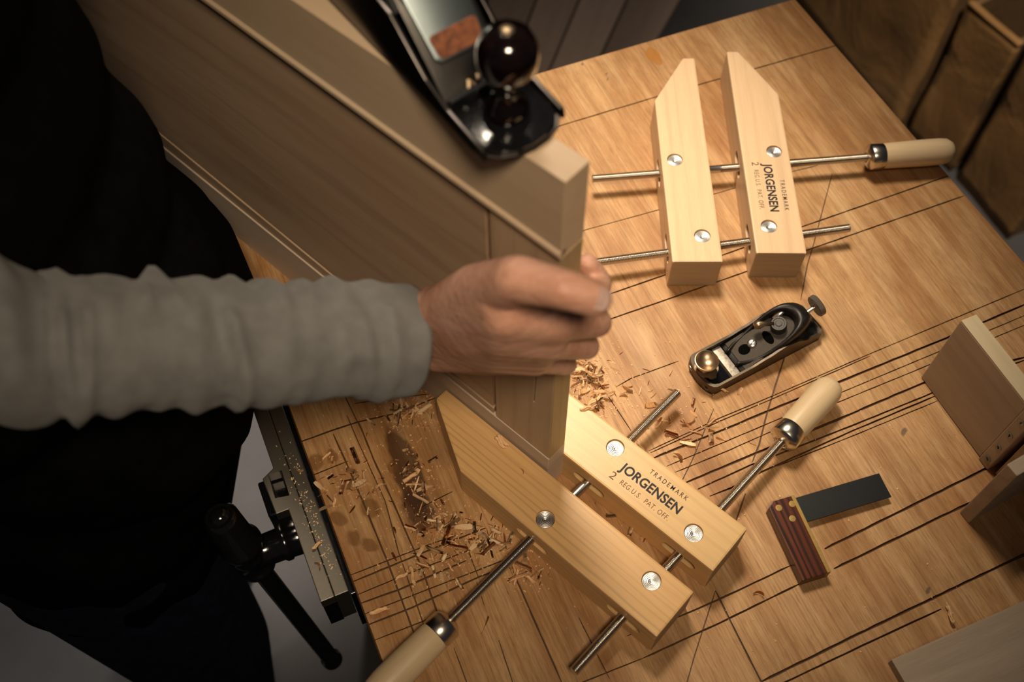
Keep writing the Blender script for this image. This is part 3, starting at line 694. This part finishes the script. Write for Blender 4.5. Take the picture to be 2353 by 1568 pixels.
ub = tag(empty('upright_board', (.4385, .3935, 0), math.atan2(.5, .866)), 'dark pale-brown board standing on its end grain below the screwed box', 'board')
link('plank', box((.070, -.0065, .056), (.14, .013, .112), .0012), POPLAR, ub)
q0 = at(2048.5, 1516.5, .011); fb = tag(link('flat_board', box((.14, -.085, .0055), (.28, .17, .011), .0008), POPLAR), 'pale flat board lying in the near right corner of the bench', 'board')
fb.location = (q0.x, q0.y, 0); fb.rotation_euler = (0, 0, R(23.0))

# ================================================================== LUMBER AND PAPER COVERED CRATES BEHIND
zf = -.878
seams = [((1120, 0), (1075, 110)), ((1232, 0), (1192, 100)), ((1330, 0), (1276, 128)), ((1440, 0), (1388, 112)), ((1563, 0), (1520, 75))]
for k, (s0, s1) in enumerate(zip(seams, seams[1:])):
    P4 = []
    for (a, b) in (s0, s1):
        p, q = at(*a, zf).to_2d(), at(*b, zf).to_2d(); d = (q-p).normalized()
        if k < 9: g = .003 if (a, b) == s0 else -.003
        P4.append((p-d*.5, q+d*.9, g))
    (a, b, g1), (c, d, g2) = P4
    n = (c-a).normalized()
    ctr = (a+b+c+d)/4; dd = (b-a).normalized()
    o = link('rough_board', prism([((q-ctr).dot(dd), (q-ctr).dot(V((-dd.y, dd.x)))) for q in (a+n*.003, b+n*.003, d-n*.003, c-n*.003)], 0, .022, .002), LUMBER[k % 3])
    o.location = (ctr.x, ctr.y, -.9); o.rotation_euler = (0, 0, math.atan2(dd.y, dd.x))
    tag(o, ['rough brown board on the floor behind the bench, hidden most by the hand plane', 'rough brown board on the floor, second from the hand plane', 'rough brown board on the floor, third from the hand plane', 'rough brown board on the floor, outermost of the row toward the crates'][k], 'board', 'rough boards on the floor behind the bench')
def crate(label, p0, p1, depth, h, open_top=False, lean=.0):
    a, b = at(*p0, -.9).to_2d(), at(*p1, -.9).to_2d(); d = (b-a).normalized(); L = (b-a).length; n = V((-d.y, d.x))
    if n.x < 0: n = -n
    root = tag(empty('paper_covered_crate', (a.x, a.y, -.9), math.atan2(d.y, d.x)), label, 'crate', 'crates behind the bench')
    s = 1 if V((-d.y, d.x)).dot(n) > 0 else -1
    def crumple(bm, amt=.006, skip=0):
        bmesh.ops.subdivide_edges(bm, edges=bm.edges[:], cuts=14, use_grid_fill=True)
        for v in bm.verts:
            q = v.co*7+V((p0[0], 0, 0)); nn = noise.fractal(q, 1, 2, 4)
            v.co += V((noise.noise(q), noise.noise(q+V((5, 5, 5))), .3*nn))*amt*1.3
    bm = bmesh.new(); add_box(bm, (L/2, s*.004, h/2), (L, .010, h)); crumple(bm); link('paper_front', bm, PAPER, root, True)
    link('crate_body', box((L/2, s*(depth/2+.012), h/2-.012), (L-.01, depth, h-.02) if not open_top else (L-.01, depth, h-.16), .002), wood('crate_wood', (.09, .05, .022), (.13, .075, .035), (.17, .10, .05), rings=12), root) if not open_top else None
    if open_top:
        for k, (c, sz) in enumerate((((.008, s*depth/2, h/2), (.012, depth, h)), ((L-.008, s*depth/2, h/2), (.012, depth, h)), ((L/2, s*depth, h/2), (L, .012, h)), ((L/2, s*depth/2, .008), (L, depth, .012)))):
            link('crate_board', box(c, sz, .002), wood('crate_wood', (.09, .05, .022), (.13, .075, .035), (.17, .10, .05), rings=12), root)
    if True:
        bm = bmesh.new(); add_box(bm, (L/2, s*.003, h+.001), (L+.004, .016, .004)); crumple(bm, .003); link('folded_rim', bm, PAPER, root, True)
    return root
crate('tall brown paper covered crate beside the rough boards, partly behind the bench corner', (1772, -60), (2056, 300), .20, .62)
crate('lower brown paper covered crate with open top, middle of the three', (2085, 303), (2181, 395), .25, .385, True)
crate('dark brown paper covered crate at the edge of the picture, behind the bench side', (2196, 410), (2314, 553), .25, .50)

# ================================================================== PERSON
SHOW_PERSON = True
pers = tag(empty('person', (-.43, .47, -.9)), 'person in grey sleeves and black apron leaning over the bench, gripping the door edge', 'person')
PL = V((-.43, .47, -.9))
def L_(p): return V(p)-PL
wr = hp(1000, 752, .058); elbow = at(40, 800, .40); sh = V((-.47, .30, .60))
mcp = [hp(1258,706,.034), hp(1272,744,.036), hp(1264,788,.034), hp(1232,826,.030)]
pip = [hp(1362,700,-.004), hp(1372,742,-.002), hp(1348,797,-.001), hp(1300,838,.002)]
dip = [hp(1378,650,-.036), hp(1362,722,-.037), hp(1338,780,-.036), hp(1300,822,-.034)]
tipf = [hp(1350,606,-.034), hp(1322,705,-.034), hp(1296,768,-.034), hp(1268,812,-.034)]
th = [hp(1092,668,.056), hp(1190,642,.058), hp(1292,664,.052), hp(1366,686,.042)]
caps = []
rr = [(.0125, .0105, .0092, .0080), (.0130, .0108, .0094, .0082), (.0120, .0100, .0088, .0076), (.0108, .0088, .0078, .0068)]
for m, p, d, t, r_ in zip(mcp, pip, dip, tipf, rr):
    caps += [(m, r_[0], p, r_[1]), (p, r_[1], d, r_[2]), (d, r_[2], t, r_[3])]
def along(L, s_):
    q = s_*(len(L)-1); k = min(int(q), len(L)-2); return L[k].lerp(L[k+1], q-k)
Wu, Wl = hp(1005, 712, .058), hp(1008, 800, .058)
back = [hp(1150, 690, .060), hp(1160, 722, .062), hp(1155, 765, .060), hp(1135, 806, .052)]     # crown of the back of the hand
for k in range(13):
    s_ = k/12; A, B, Mk = Wu.lerp(Wl, s_), along(back, s_), along(mcp, s_)
    kn_ = .0006*math.cos(s_*3*2*PI)
    caps += [(A, .0190, B, .0165), (B, .0165, Mk, .0120+kn_)]
for k in range(5):                                                # fleshy web between thumb and first finger
    s_ = k/4; caps += [(Wu.lerp(hp(1070, 690, .058), .6), .018, th[0].lerp(th[1], s_*.9), .0178-.002*s_), (th[0].lerp(th[1], s_*.8), .0165-.002*s_, back[0].lerp(mcp[0], s_*.8), .0160-.0035*s_)]
caps += [(th[0], .0180, th[1], .0152), (th[1], .0152, th[2], .0122), (th[2], .0125, th[3], .0112), (Wu, .0175, th[0], .0175)]
caps += [(mcp[3], .011, hp(1110, 815, .045), .016), (hp(1110, 815, .045), .016, Wl, .0175)]
cuff = hp(944, 780, .080); e2 = at(60, 800, .395); fa1, fa2 = cuff.lerp(e2, .13)+V((0, .004, -.008)), cuff.lerp(e2, .55)
for A in (Wu, Wu.lerp(Wl, .5), Wl): caps += [(A, .0172, fa1+(A-wr)*.2, .0180)]
caps += [(fa1, .024, fa2, .026)]
caps = [(L_(a), b, L_(c), d) for a, b, c, d in caps]
hand = blob('body', caps, SKIN, pers, .0015, 16)
# the rest of the body, hidden under clothes, joined to the same mesh
neck = V((-.40, .48, .70)); head = V((-.36, .475, .80)); shl = V((-.43, .66, .58)); ell = V((-.40, .86, .46)); hl = PO+Matrix.Rotation(fa, 3, 'Z') @ V((-.200, 0, .055))
hip = V((-.45, .47, .02))
bc = [(fa2, .026, elbow, .030), (elbow, .030, sh, .038), (sh, .045, neck-V((0, 0, .10)), .05), (shl, .045, neck-V((0, 0, .10)), .05), (shl, .05, ell, .040), (ell, .038, hl+V((-.06, .06, .0)), .026),
      (neck-V((0, 0, .05)), .06, neck+V((.02, 0, .05)), .058), (head-V((.0, 0, .01)), .078, head+V((.005, 0, .05)), .088), (head+V((.045, 0, -.055)), .045, head+V((.02, 0, -.02)), .07),
      (V((-.43, .45, .42)), .09, hip+V((.02, -.02, 0)), .09), (V((-.43, .52, .42)), .09, hip+V((.02, .04, 0)), .09), (V((-.45, .40, -.05)), .10, V((-.42, .37, -.45)), .065), (V((-.46, .56, -.08)), .09, V((-.55, .61, -.45)), .060),
      (V((-.42, .37, -.45)), .06, V((-.45, .36, -.82)), .042), (V((-.55, .61, -.45)), .056, V((-.60, .62, -.82)), .042)]
bc += [(head+V((.083, 0, .005)), .010, head+V((.093, 0, -.012)), .012)]
for s in (1, -1): bc += [(head+V((0, .082*s, .0)), .014, head+V((-.006, .088*s, .022)), .012)]
fd = (hl-ell).normalized()
for k in range(4):
    z = hl+V((0, 0, .030-.019*k)); bc += [(hl+V((-.05, .05, .02-.013*k)), .015, z+V((-.005, .022, 0)), .012), (z+V((-.005, .022, 0)), .0105, z+V((.026, .016, 0)), .009), (z+V((.026, .016, 0)), .009, z+V((.026, -.012, 0)), .008)]
bc += [(hl+V((-.05, .03, .03)), .016, hl+V((-.012, -.022, .040)), .012), (hl+V((-.012, -.022, .040)), .0115, hl+V((.015, -.024, .030)), .010)]
rest = blob('torso_part', [(L_(a), b, L_(c), d) for a, b, c, d in bc], SKIN, pers, .006, 5)
bm = bmesh.new(); bm.from_mesh(hand.data); bm.from_mesh(rest.data)
bpy.data.objects.remove(rest); bm.to_mesh(hand.data); bm.free(); hand.data.shade_smooth()
# thumbnail
def nail_patch(tip, prev, nrm, L, W, rad):
    d = (tip-prev).normalized(); n = (nrm-d*nrm.dot(d)).normalized(); s = d.cross(n); bm = bmesh.new(); g = []
    for i in range(7):
        r_ = []
        for j in range(7):
            u = (i/6-.5); v = (j/6-.5); ang = v*1.25
            uu = u*L*(1-.25*(2*abs(v))**3)
            r_.append(bm.verts.new(tip+d*(uu+.0005)+(n*math.cos(ang)+s*math.sin(ang)*W/.0125)*rad*(1-.05*max(0, u)*2)))
        g.append(r_)
    for i in range(6):
        for j in range(6): bm.faces.new((g[i][j], g[i+1][j], g[i+1][j+1], g[i][j+1]))
    bmesh.ops.solidify(bm, geom=bm.faces[:], thickness=.0006)
    return bm
cv = (CAM-th[3]).normalized()
nl = nail_patch(L_(th[3]-(th[3]-th[2]).normalized()*.0005), L_(th[2]), V((cv.x+.22, cv.y+.05, cv.z)), .0140, .0125, .0108)
x_ = link('thumbnail', nl, NAIL, pers, True)
# grey shirt: right sleeve with folds, both shoulders
FOLDS = []
rs = random.Random(5); s_ = .030
while s_ < .62:
    big = s_ > .24
    FOLDS.append((s_, rs.uniform(-.012, .012)+(.030 if big else 0), rs.uniform(.0040, .0066)*(.95 if big else 1), rs.uniform(.0042, .0075)*(1.7 if big else 1), rs.uniform(0, 2*PI)))
    s_ += rs.uniform(.009, .024)*(1.3 if big else 1)
def garment_tube(bm, pts, rad, seg=72, folds=1.0, step=.0035, seed=0, hem0=False):
    P = [V(p) for p in pts]; fine = []; rf = []
    tot = 0
    for i, (a, b) in enumerate(zip(P, P[1:])):
        n = max(2, int((b-a).length/step))
        for k in range(n): fine.append(a.lerp(b, k/n)); rf.append(rad[i]+(rad[i+1]-rad[i])*k/n)
    fine.append(P[-1]); rf.append(rad[-1])
    for _ in range(14): fine = [fine[0]]+[(fine[i-1]+fine[i]*2+fine[i+1])/4 for i in range(1, len(fine)-1)]+[fine[-1]]
    rows = []; px_ = None; s = 0
    for i, p in enumerate(fine):
        if i: s += (fine[i]-fine[i-1]).length
        d = (fine[min(i+1, len(fine)-1)]-fine[max(i-1, 0)]).normalized()
        x = (V((0, 0, 1))-d*d.z).normalized() if px_ is None else (px_-d*px_.dot(d)).normalized()
        y = d.cross(x); px_ = x; row = []
        for k in range(seg):
            a = 2*PI*k/seg
            w = 0
            for s0, tl, am, wd, a0 in FOLDS:
                e = (s-s0-tl*math.sin(a-a0))/wd
                if abs(e) < 3: w += am*(math.exp(-e*e)-.45*math.exp(-(e-1.5)**2))*(.30+.70*max(0, math.cos((a-a0)*.5))**2)
            nn = noise.noise(V((math.cos(a)*1.6, math.sin(a)*1.6, s*24+seed)))
            n3 = noise.noise(V((math.cos(a)*3, math.sin(a)*3, s*70+seed)))
            r_ = rf[i]*(1+.02*nn)+folds*(w+n3*.0011)*min(1, s/.02)+folds*nn*.0022
            if hem0 and s < .0035: r_ = rf[i]*.97+.0003*math.sin(s/.0035*PI*.5)
            row.append(bm.verts.new(p+x*math.cos(a)*r_+y*math.sin(a)*r_))
        rows.append(row)
    for a, b in zip(rows, rows[1:]):
        for k in range(seg): bm.faces.new((a[k], a[(k+1) % seg], b[(k+1) % seg], b[k]))
    return rows
bm = bmesh.new()
rows = garment_tube(bm, [cuff, cuff.lerp(e2, .45)+V((0, 0, .000)), e2, elbow.lerp(sh, .25)+V((-.03, 0, 0)), sh, sh+V((.01, .05, .02))], [.0410, .0420, .0455, .055, .066, .070], hem0=True)
inn = [bm.verts.new(cuff+(v.co-cuff)*.93-(e2-cuff).normalized()*-.001) for v in rows[0]]
deep = [bm.verts.new(v.co+(e2-cuff).normalized()*.05) for v in inn]
n0 = len(inn)
for k in range(n0):
    bm.faces.new((rows[0][k], inn[k], inn[(k+1) % n0], rows[0][(k+1) % n0])); bm.faces.new((inn[k], deep[k], deep[(k+1) % n0], inn[(k+1) % n0]))
garment_tube(bm, [hl+V((-.075, .07, .0)), ell, shl], [.036, .050, .062], seed=4)
bmesh.ops.recalc_face_normals(bm, faces=bm.faces[:])
for v in bm.verts: v.co = L_(v.co)
slv = link('shirt', bm, GREYKNIT, pers, True); slv['label'] = 'heather grey long sleeves with a plain cuff'
ap = blob('black_apron', [(L_(V(a)), b, L_(V(c)), d) for a, b, c, d in [
    ((-.455, .42, .50), .140, (-.450, .52, .50), .140), ((-.435, .44, .40), .140, (-.435, .53, .40), .140), ((-.42, .43, .29), .142, (-.42, .53, .29), .142),
    ((-.395, .46, .17), .156, (-.400, .52, .17), .152), ((-.380, .47, .12), .152, (-.390, .52, .13), .154), ((-.405, .46, .02), .138, (-.410, .53, .02), .138), ((-.435, .43, -.04), .138, (-.430, .53, -.04), .142), ((-.44, .42, -.13), .130, (-.44, .55, -.13), .130),
    ((-.47, .335, .60), .078, (-.43, .47, .60), .095), ((-.44, .635, .59), .075, (-.43, .48, .60), .095), ((-.42, .48, .62), .072, (-.415, .48, .675), .068)]], BLACKCLOTH, pers, .006, 10); ap['label'] = 'plain black apron and top'
je = blob('jeans', [(L_(a), b, L_(c), d) for a, b, c, d in [
    (V((-.445, .41, -.06)), .118, V((-.405, .375, -.46)), .086), (V((-.46, .56, -.08)), .112, V((-.55, .61, -.46)), .084),
    (V((-.405, .375, -.46)), .086, V((-.44, .36, -.84)), .068), (V((-.55, .61, -.46)), .084, V((-.60, .62, -.84)), .066)]], DENIM, pers, .008, 6); je['label'] = 'dark blue denim jeans'
for x, y in ((0, .36), (-.155, .62)):
    blob('shoe', [(L_((x-.46, y, -.868)), .030, L_((x-.33, y, -.873)), .026), (L_((x-.40, y-.012, -.872)), .026, L_((x-.34, y+.008, -.872)), .026), (L_((x-.46, y, -.868)), .031, L_((x-.445, y, -.82)), .044)], LEATHER, pers, .005, 5)
blob('hair', [(L_(head+V((-.015, 0, .045))), .094, L_(head+V((-.03, 0, .0))), .088)], HAIR, pers, .006, 3)
EYE = plain('eye_white', (.7, .68, .65), .2)
for s in (1, -1):
    bm = bmesh.new(); bmesh.ops.create_uvsphere(bm, u_segments=12, v_segments=8, radius=.011, matrix=Matrix.Translation(L_(head+V((.078, .031*s, .018))))); link('eye', bm, EYE, pers, True)

bm = bmesh.new(); add_tube(bm, [L_(head+V((.082, -.024, -.048))), L_(head+V((.090, 0, -.047))), L_(head+V((.082, .024, -.048)))], [.003, .005, .003], 8); link('mouth', bm, plain('lips', (.45, .18, .14), .4), pers, True)

# ================================================================== WOOD SHAVINGS
def shav_mesh(kind):
    bm = bmesh.new(); rnd = random.random
    L = random.uniform(.006, .014); w = random.uniform(.0010, .0024)
    if kind == 0:      # rolled curl: the ribbon is wound about its length
        r0 = random.uniform(.0008, .0016); turns = random.uniform(.8, 1.7); n = 14; rows = []
        for i in range(n+1):
            a = turns*2*PI*i/n; r_ = r0*(1+.25*i/n); sk = .0015*i/n*(rnd()-.2)
            rows.append([bm.verts.new((x*L+sk+(.0006*(rnd()-.5) if k in (0, 3) else 0), math.cos(a)*r_, math.sin(a)*r_+.0003*math.sin(x*6))) for k, x in enumerate((-.5, -.17, .17, .5))])
        for a, b in zip(rows, rows[1:]):
            for k in range(3): bm.faces.new((a[k], a[k+1], b[k+1], b[k]))
    else:              # bent ribbon / sliver
        n = 9; rows = []; bend = random.uniform(.2, 2.4) if kind == 1 else random.uniform(0, .5); tw = random.uniform(-1.2, 1.2)
        w_ = w if kind == 1 else w*.45
        p = V((0, 0, 0)); ang = -bend/2
        for i in range(n+1):
            t = tw*i/n; s = V((0, math.cos(t), math.sin(t)))*w_*(.55+.45*math.sin(PI*(i+.6)/(n+1.2)))
            rows.append([bm.verts.new(p-s), bm.verts.new(p+s)])
            p = p+V((math.cos(ang), 0, math.sin(ang)))*L/n; ang += bend/n
        for a, b in zip(rows, rows[1:]): bm.faces.new((a[0], a[1], b[1], b[0]))
    bmesh.ops.solidify(bm, geom=bm.faces[:], thickness=.00022)
    c = sum((v.co for v in bm.verts), V())/len(bm.verts)
    for v in bm.verts: v.co -= c
    me = bpy.data.meshes.new('wood_shaving'); bm.to_mesh(me); bm.free(); me.materials.append(random.choice(SHAVE[:2])); me.shade_smooth()
    return me
protos = [shav_mesh(k % 3) for k in range(24)]
def roll_mesh(two):
    bm = bmesh.new(); L = .0052
    for q in ((0, 1) if two else (0,)):
        add_tube(bm, [(L*(t/4-1), .0022*q+.0006*math.sin(t*.9+q), .0002*math.cos(t)) for t in range(9)], [.0010+.0002*math.sin(t*2+q) for t in range(9)], 9)
        add_tube(bm, [(L*(t/4-1)+.0012, .0022*q+.0011+.0005*math.sin(t*.9+q), .0006) for t in range(9)], [.0007]*9, 7, flat=.4)
    me = bpy.data.meshes.new('wood_shaving'); bm.to_mesh(me); bm.free(); me.materials.append(SHAVE[0]); me.shade_smooth(); return me
protos += [roll_mesh(False), roll_mesh(True)]
mat_n = 0
def shaving(u, v, label, group, z=0.0, mi=None, sc=None, rz=None):
    me = protos[mi if mi is not None else random.randrange(25)]
    o = bpy.data.objects.new('wood_shaving', me)
    p = at(u, v, z)
    rot = Matrix.Rotation(rz if rz is not None else random.uniform(0, 2*PI), 3, 'Z') @ Matrix.Rotation(random.uniform(-.3, .3), 3, 'Y') @ Matrix.Rotation(random.uniform(0, 2*PI), 3, 'X')
    s = sc or random.uniform(.8, 1.5)
    zmin = min((rot @ (q.co*s)).z for q in me.vertices)
    o.matrix_world = Matrix.Translation((p.x, p.y, z-zmin+.00005)) @ rot.to_4x4() @ Matrix.Scale(s, 4)
    col.objects.link(o); tag(o, label, 'wood shaving', group); return o
clusters = [
 ((1352, 868, 34, 34), 44, 'curled wood shaving in the small heap beside the upright door end', 'shavings heaped by the door end'),
 ((1365, 925, 38, 22), 12, 'curled wood shaving in the small heap beside the upright door end', 'shavings heaped by the door end'),
 ((938, 950, 48, 26), 30, 'wood shaving below the grey sleeve, next to the clamp tip', 'shavings below the sleeve'),
 ((1010, 1215, 52, 42), 34, 'wood shaving in the wide drift between the dark stain and the clamp', 'shavings between the stain and the clamp'),
 ((1110, 1245, 60, 40), 36, 'wood shaving in the wide drift between the dark stain and the clamp', 'shavings between the stain and the clamp'),
 ((1205, 1310, 36, 28), 16, 'wood shaving under the threaded spindle along the near clamp jaw', 'shavings along the near clamp jaw'),
 ((960, 1110, 34, 60), 18, 'wood shaving lying on the dark brown stain', 'shavings on the dark stain'),
 ((800, 1110, 62, 52), 26, 'wood shaving on the bare plywood between vise and dark stain', 'shavings between vise and stain'),
 ((1560, 990, 110, 80), 20, 'wood shaving strewn on the cuts between clamp and block plane', 'shavings strewn behind the clamp'),
 ((1450, 910, 60, 45), 8, 'wood shaving strewn on the cuts between clamp and block plane', 'shavings strewn behind the clamp'),
 ((1000, 1310, 90, 60), 14, 'wood shaving among the cross-cut grooves above the wooden handle', 'shavings among the cross-cut grooves'),
 ((1370, 1180, 60, 40), 10, 'wood shaving in the gap between the two clamp jaws', 'shavings in the clamp gap')]
for (cx_, cy_, sx_, sy_), n, lb, gp in clusters:
    for k in range(n):
        if 'gap' in gp:
            t = random.random(); u, v = 1330+t*200, 1115+t*165; u += random.uniform(-12, 12)
        else: u, v = random.gauss(cx_, sx_*.6), random.gauss(cy_, sy_*.6)
        if 'door end' in gp: u = max(u, 1318)
        if 'vise' in gp: u = max(u, 690+(v-1000)*.36)
        shaving(u, v, lb, gp, random.choice((0, 0, .0012, .0022)) if 'drift' in lb or 'heap' in lb else 0)
for u, v, z, lb, s_, rz in ((1148, 1020, JH, 'double curled shaving lying on the near clamp jaw', 1.35, -.9), (1200, 1083, JH, 'thin sliver of wood lying on the near clamp jaw below the door corner', .8, -1.1),
        (1652, 898, 0, 'pale rolled shaving just below the block plane toe', 1.4, -.5), (1700, 900, 0, 'short bent shaving right of the one under the block plane toe', 1.1, 1.0), (1640, 905, 0, 'ragged shaving touching the corner of the block plane', 1.1, 1.1),
        (1742, 1366, 0, 'flat shaving on the saw cut below the try square', 1.2, -.3), (2181, 1415, 0, 'lone upright curl beside the flat board in the near corner', 1.7, 1.65), (1365, 926, .0, 'broad curl lying across the clamp jaw beside the door', 1.5, .6),
        (1345, 940, JH, 'brown curl on top of the far clamp jaw by the door', 1.1, .2), (948, 1325, 0, 'upright rolled shaving on the cross-cut grooves', 1.6, -1.3), (1115, 1440, 0, 'thin shaving right of the wooden handle ferrule', 1.3, 1.2), (870, 1405, 0, 'straight rolled shaving at the front edge of the bench', 1.6, .4),
        (727, 1255, ZJ, 'small curl on top of the vise jaw', 1.0, .9), (731, 1300, ZJ, 'broken chip on top of the vise jaw, nearest its end', 1.0, -.9), (690, 1083, ZJ, 'square chip on the vise jaw beside the dog hole', .8, .2)):
    shaving(u, v, lb, None, z, sc=s_, rz=rz, mi=25 if 'double' in lb else (24 if 'curl' in lb or 'roll' in lb else random.choice((1, 4, 7))))
bm = bmesh.new()
def crumb(u, v, z=0):
    p = at(u, v, z); s = random.uniform(.0004, .0013); a = random.uniform(0, PI); c_, s_ = math.cos(a)*s, math.sin(a)*s; k = random.uniform(.25, .7)
    q = [(p.x+c_, p.y+s_), (p.x-s_*k, p.y+c_*k), (p.x-c_, p.y-s_), (p.x+s_*k, p.y-c_*k)]
    b0 = [bm.verts.new((x, y, z+.00003)) for x, y in q]; t0 = [bm.verts.new((x, y, z+.0003+random.random()*.0006)) for x, y in q]
    bm.faces.new(t0); [bm.faces.new((b0[i], b0[(i+1) % 4], t0[(i+1) % 4], t0[i])) for i in range(4)]
for (cx_, cy_, sx_, sy_), n, lb, gp in clusters:
    if 'gap' in gp: continue
    for k in range(n*5):
        u, v = random.gauss(cx_, sx_*1.1), random.gauss(cy_, sy_*1.1)
        if 'door end' in gp: u = max(u, 1318)
        if u < 690+(v-1000)*.36+8: continue
        crumb(u, v)
for k in range(160): crumb(random.uniform(1300, 2200), random.uniform(700, 1500))
tag(link('sawdust', bm, SHAVE[0]), 'fine wood crumbs and dust scattered over the bench top', 'sawdust', kind='stuff')
db = bmesh.new()
for (cx_, cy_, sx_, sy_), n, lb, gp in clusters:
    if 'gap' in gp: continue
    for k in range(int(n*1.6)):
        u, v = random.gauss(cx_, sx_*.8), random.gauss(cy_, sy_*.8)
        if 'door end' in gp: u = max(u, 1322)
        if u < 700+(v-1000)*.36: continue
        me = protos[random.choice((1, 2, 2, 4, 5, 5, 8, 11, 14))]; p = at(u, v, 0); sc_ = random.uniform(.4, .75)
        rot = Matrix.Rotation(random.uniform(0, 2*PI), 3, 'Z') @ Matrix.Rotation(random.uniform(0, 2*PI), 3, 'X')
        zm = min((rot @ (q.co*sc_)).z for q in me.vertices); n0_ = len(db.verts); db.from_mesh(me); db.verts.ensure_lookup_table()
        for q in db.verts[n0_:]: q.co = V((p.x, p.y, -zm+.00005))+rot @ (q.co*sc_)
tag(link('small_wood_slivers', db, SHAVE[0], None, True), 'small broken wood slivers mixed among the shavings on the bench', 'wood slivers', kind='stuff')
bm = bmesh.new()
for k in range(170):
    t = random.betavariate(2, 1.3); u, v = 640+t*130+random.gauss(0, 12), 990+t*340
    p = at(u, v, ZJ); q = (p-VO).to_2d()-c2; o_ = q.dot(outv); l_ = q.dot(dirv)
    if .001 < o_ < .0268 and .004 < l_ < .24: crumb(u, v, ZJ)
tag(link('metal_and_wood_dust', bm, SHAVE[1]), 'pale specks of dust lying on the vise jaws', 'dust', kind='stuff')

# ================================================================== LIGHT
def spot(name, loc, target, power, color, size, angle, blend):
    l = bpy.data.lights.new(name, 'SPOT'); l.energy = power; l.color = color; l.shadow_soft_size = size; l.spot_size = R(angle); l.spot_blend = blend
    o = bpy.data.objects.new(name, l); col.objects.link(o); o.location = loc; o.rotation_euler = (V(target)-V(loc)).to_track_quat('-Z', 'Y').to_euler(); return o
spot('bench_lamp', (-.08, 1.28, 1.62), (.10, .71, 0), 188, (1.0, .84, .64), .21, 37, 1.0)
spot('side_fill', (.12, -.30, 1.75), (-.04, .52, .22), 90, (1.0, .80, .56), .16, 36, 1.0)  # added warm fill from the camera side, for the door face and near jaw
spot('floor_fill_behind', (-.30, 2.3, 1.6), (-.47, .84, -.9), 720, (1.0, .85, .72), .15, 15.5, 1.0)  # added fill, brightens only the floor beside the vise
spot('lumber_fill', (.45, 2.0, 1.9), (.36, 1.95, -.9), 24, (1.0, .86, .72), .15, 30, .9)  # added fill that lifts the rough boards out of the dark
spot('crate_fill', (.75, .6, 2.1), (1.12, 1.62, -.7), 360, (1.0, .84, .66), .2, 30, .6)  # added fill aimed at the crates, no visible fixture
spot('floor_fill_side', (-1.7, -.5, 1.5), (-.88, .40, -.9), 170, (1.0, .93, .82), .15, 24, 1.0)  # added fill to lift the floor at the lower left
w = bpy.data.worlds.new('world'); bpy.context.scene.world = w; w.use_nodes = True
w.node_tree.nodes['Background'].inputs[0].default_value = (.75, .72, .8, 1); w.node_tree.nodes['Background'].inputs[1].default_value = .022
# ================================================================== CAMERA
cd = bpy.data.cameras.new('camera'); cam = bpy.data.objects.new('camera', cd); col.objects.link(cam)
cd.sensor_width = 36; cd.lens = FPX/2353*36; cd.clip_start = .01
cam.matrix_world = Matrix(((RT.x, UP.x, -FW.x, 0), (RT.y, UP.y, -FW.y, 0), (RT.z, UP.z, -FW.z, CAMH), (0, 0, 0, 1)))
cd.dof.use_dof = True; cd.dof.focus_distance = 1.02; cd.dof.aperture_fstop = 4.3
sc = bpy.context.scene; sc.camera = cam
sc.view_settings.view_transform = 'Standard'; sc.view_settings.look = 'None'; sc.view_settings.exposure = 0; sc.view_settings.gamma = 1
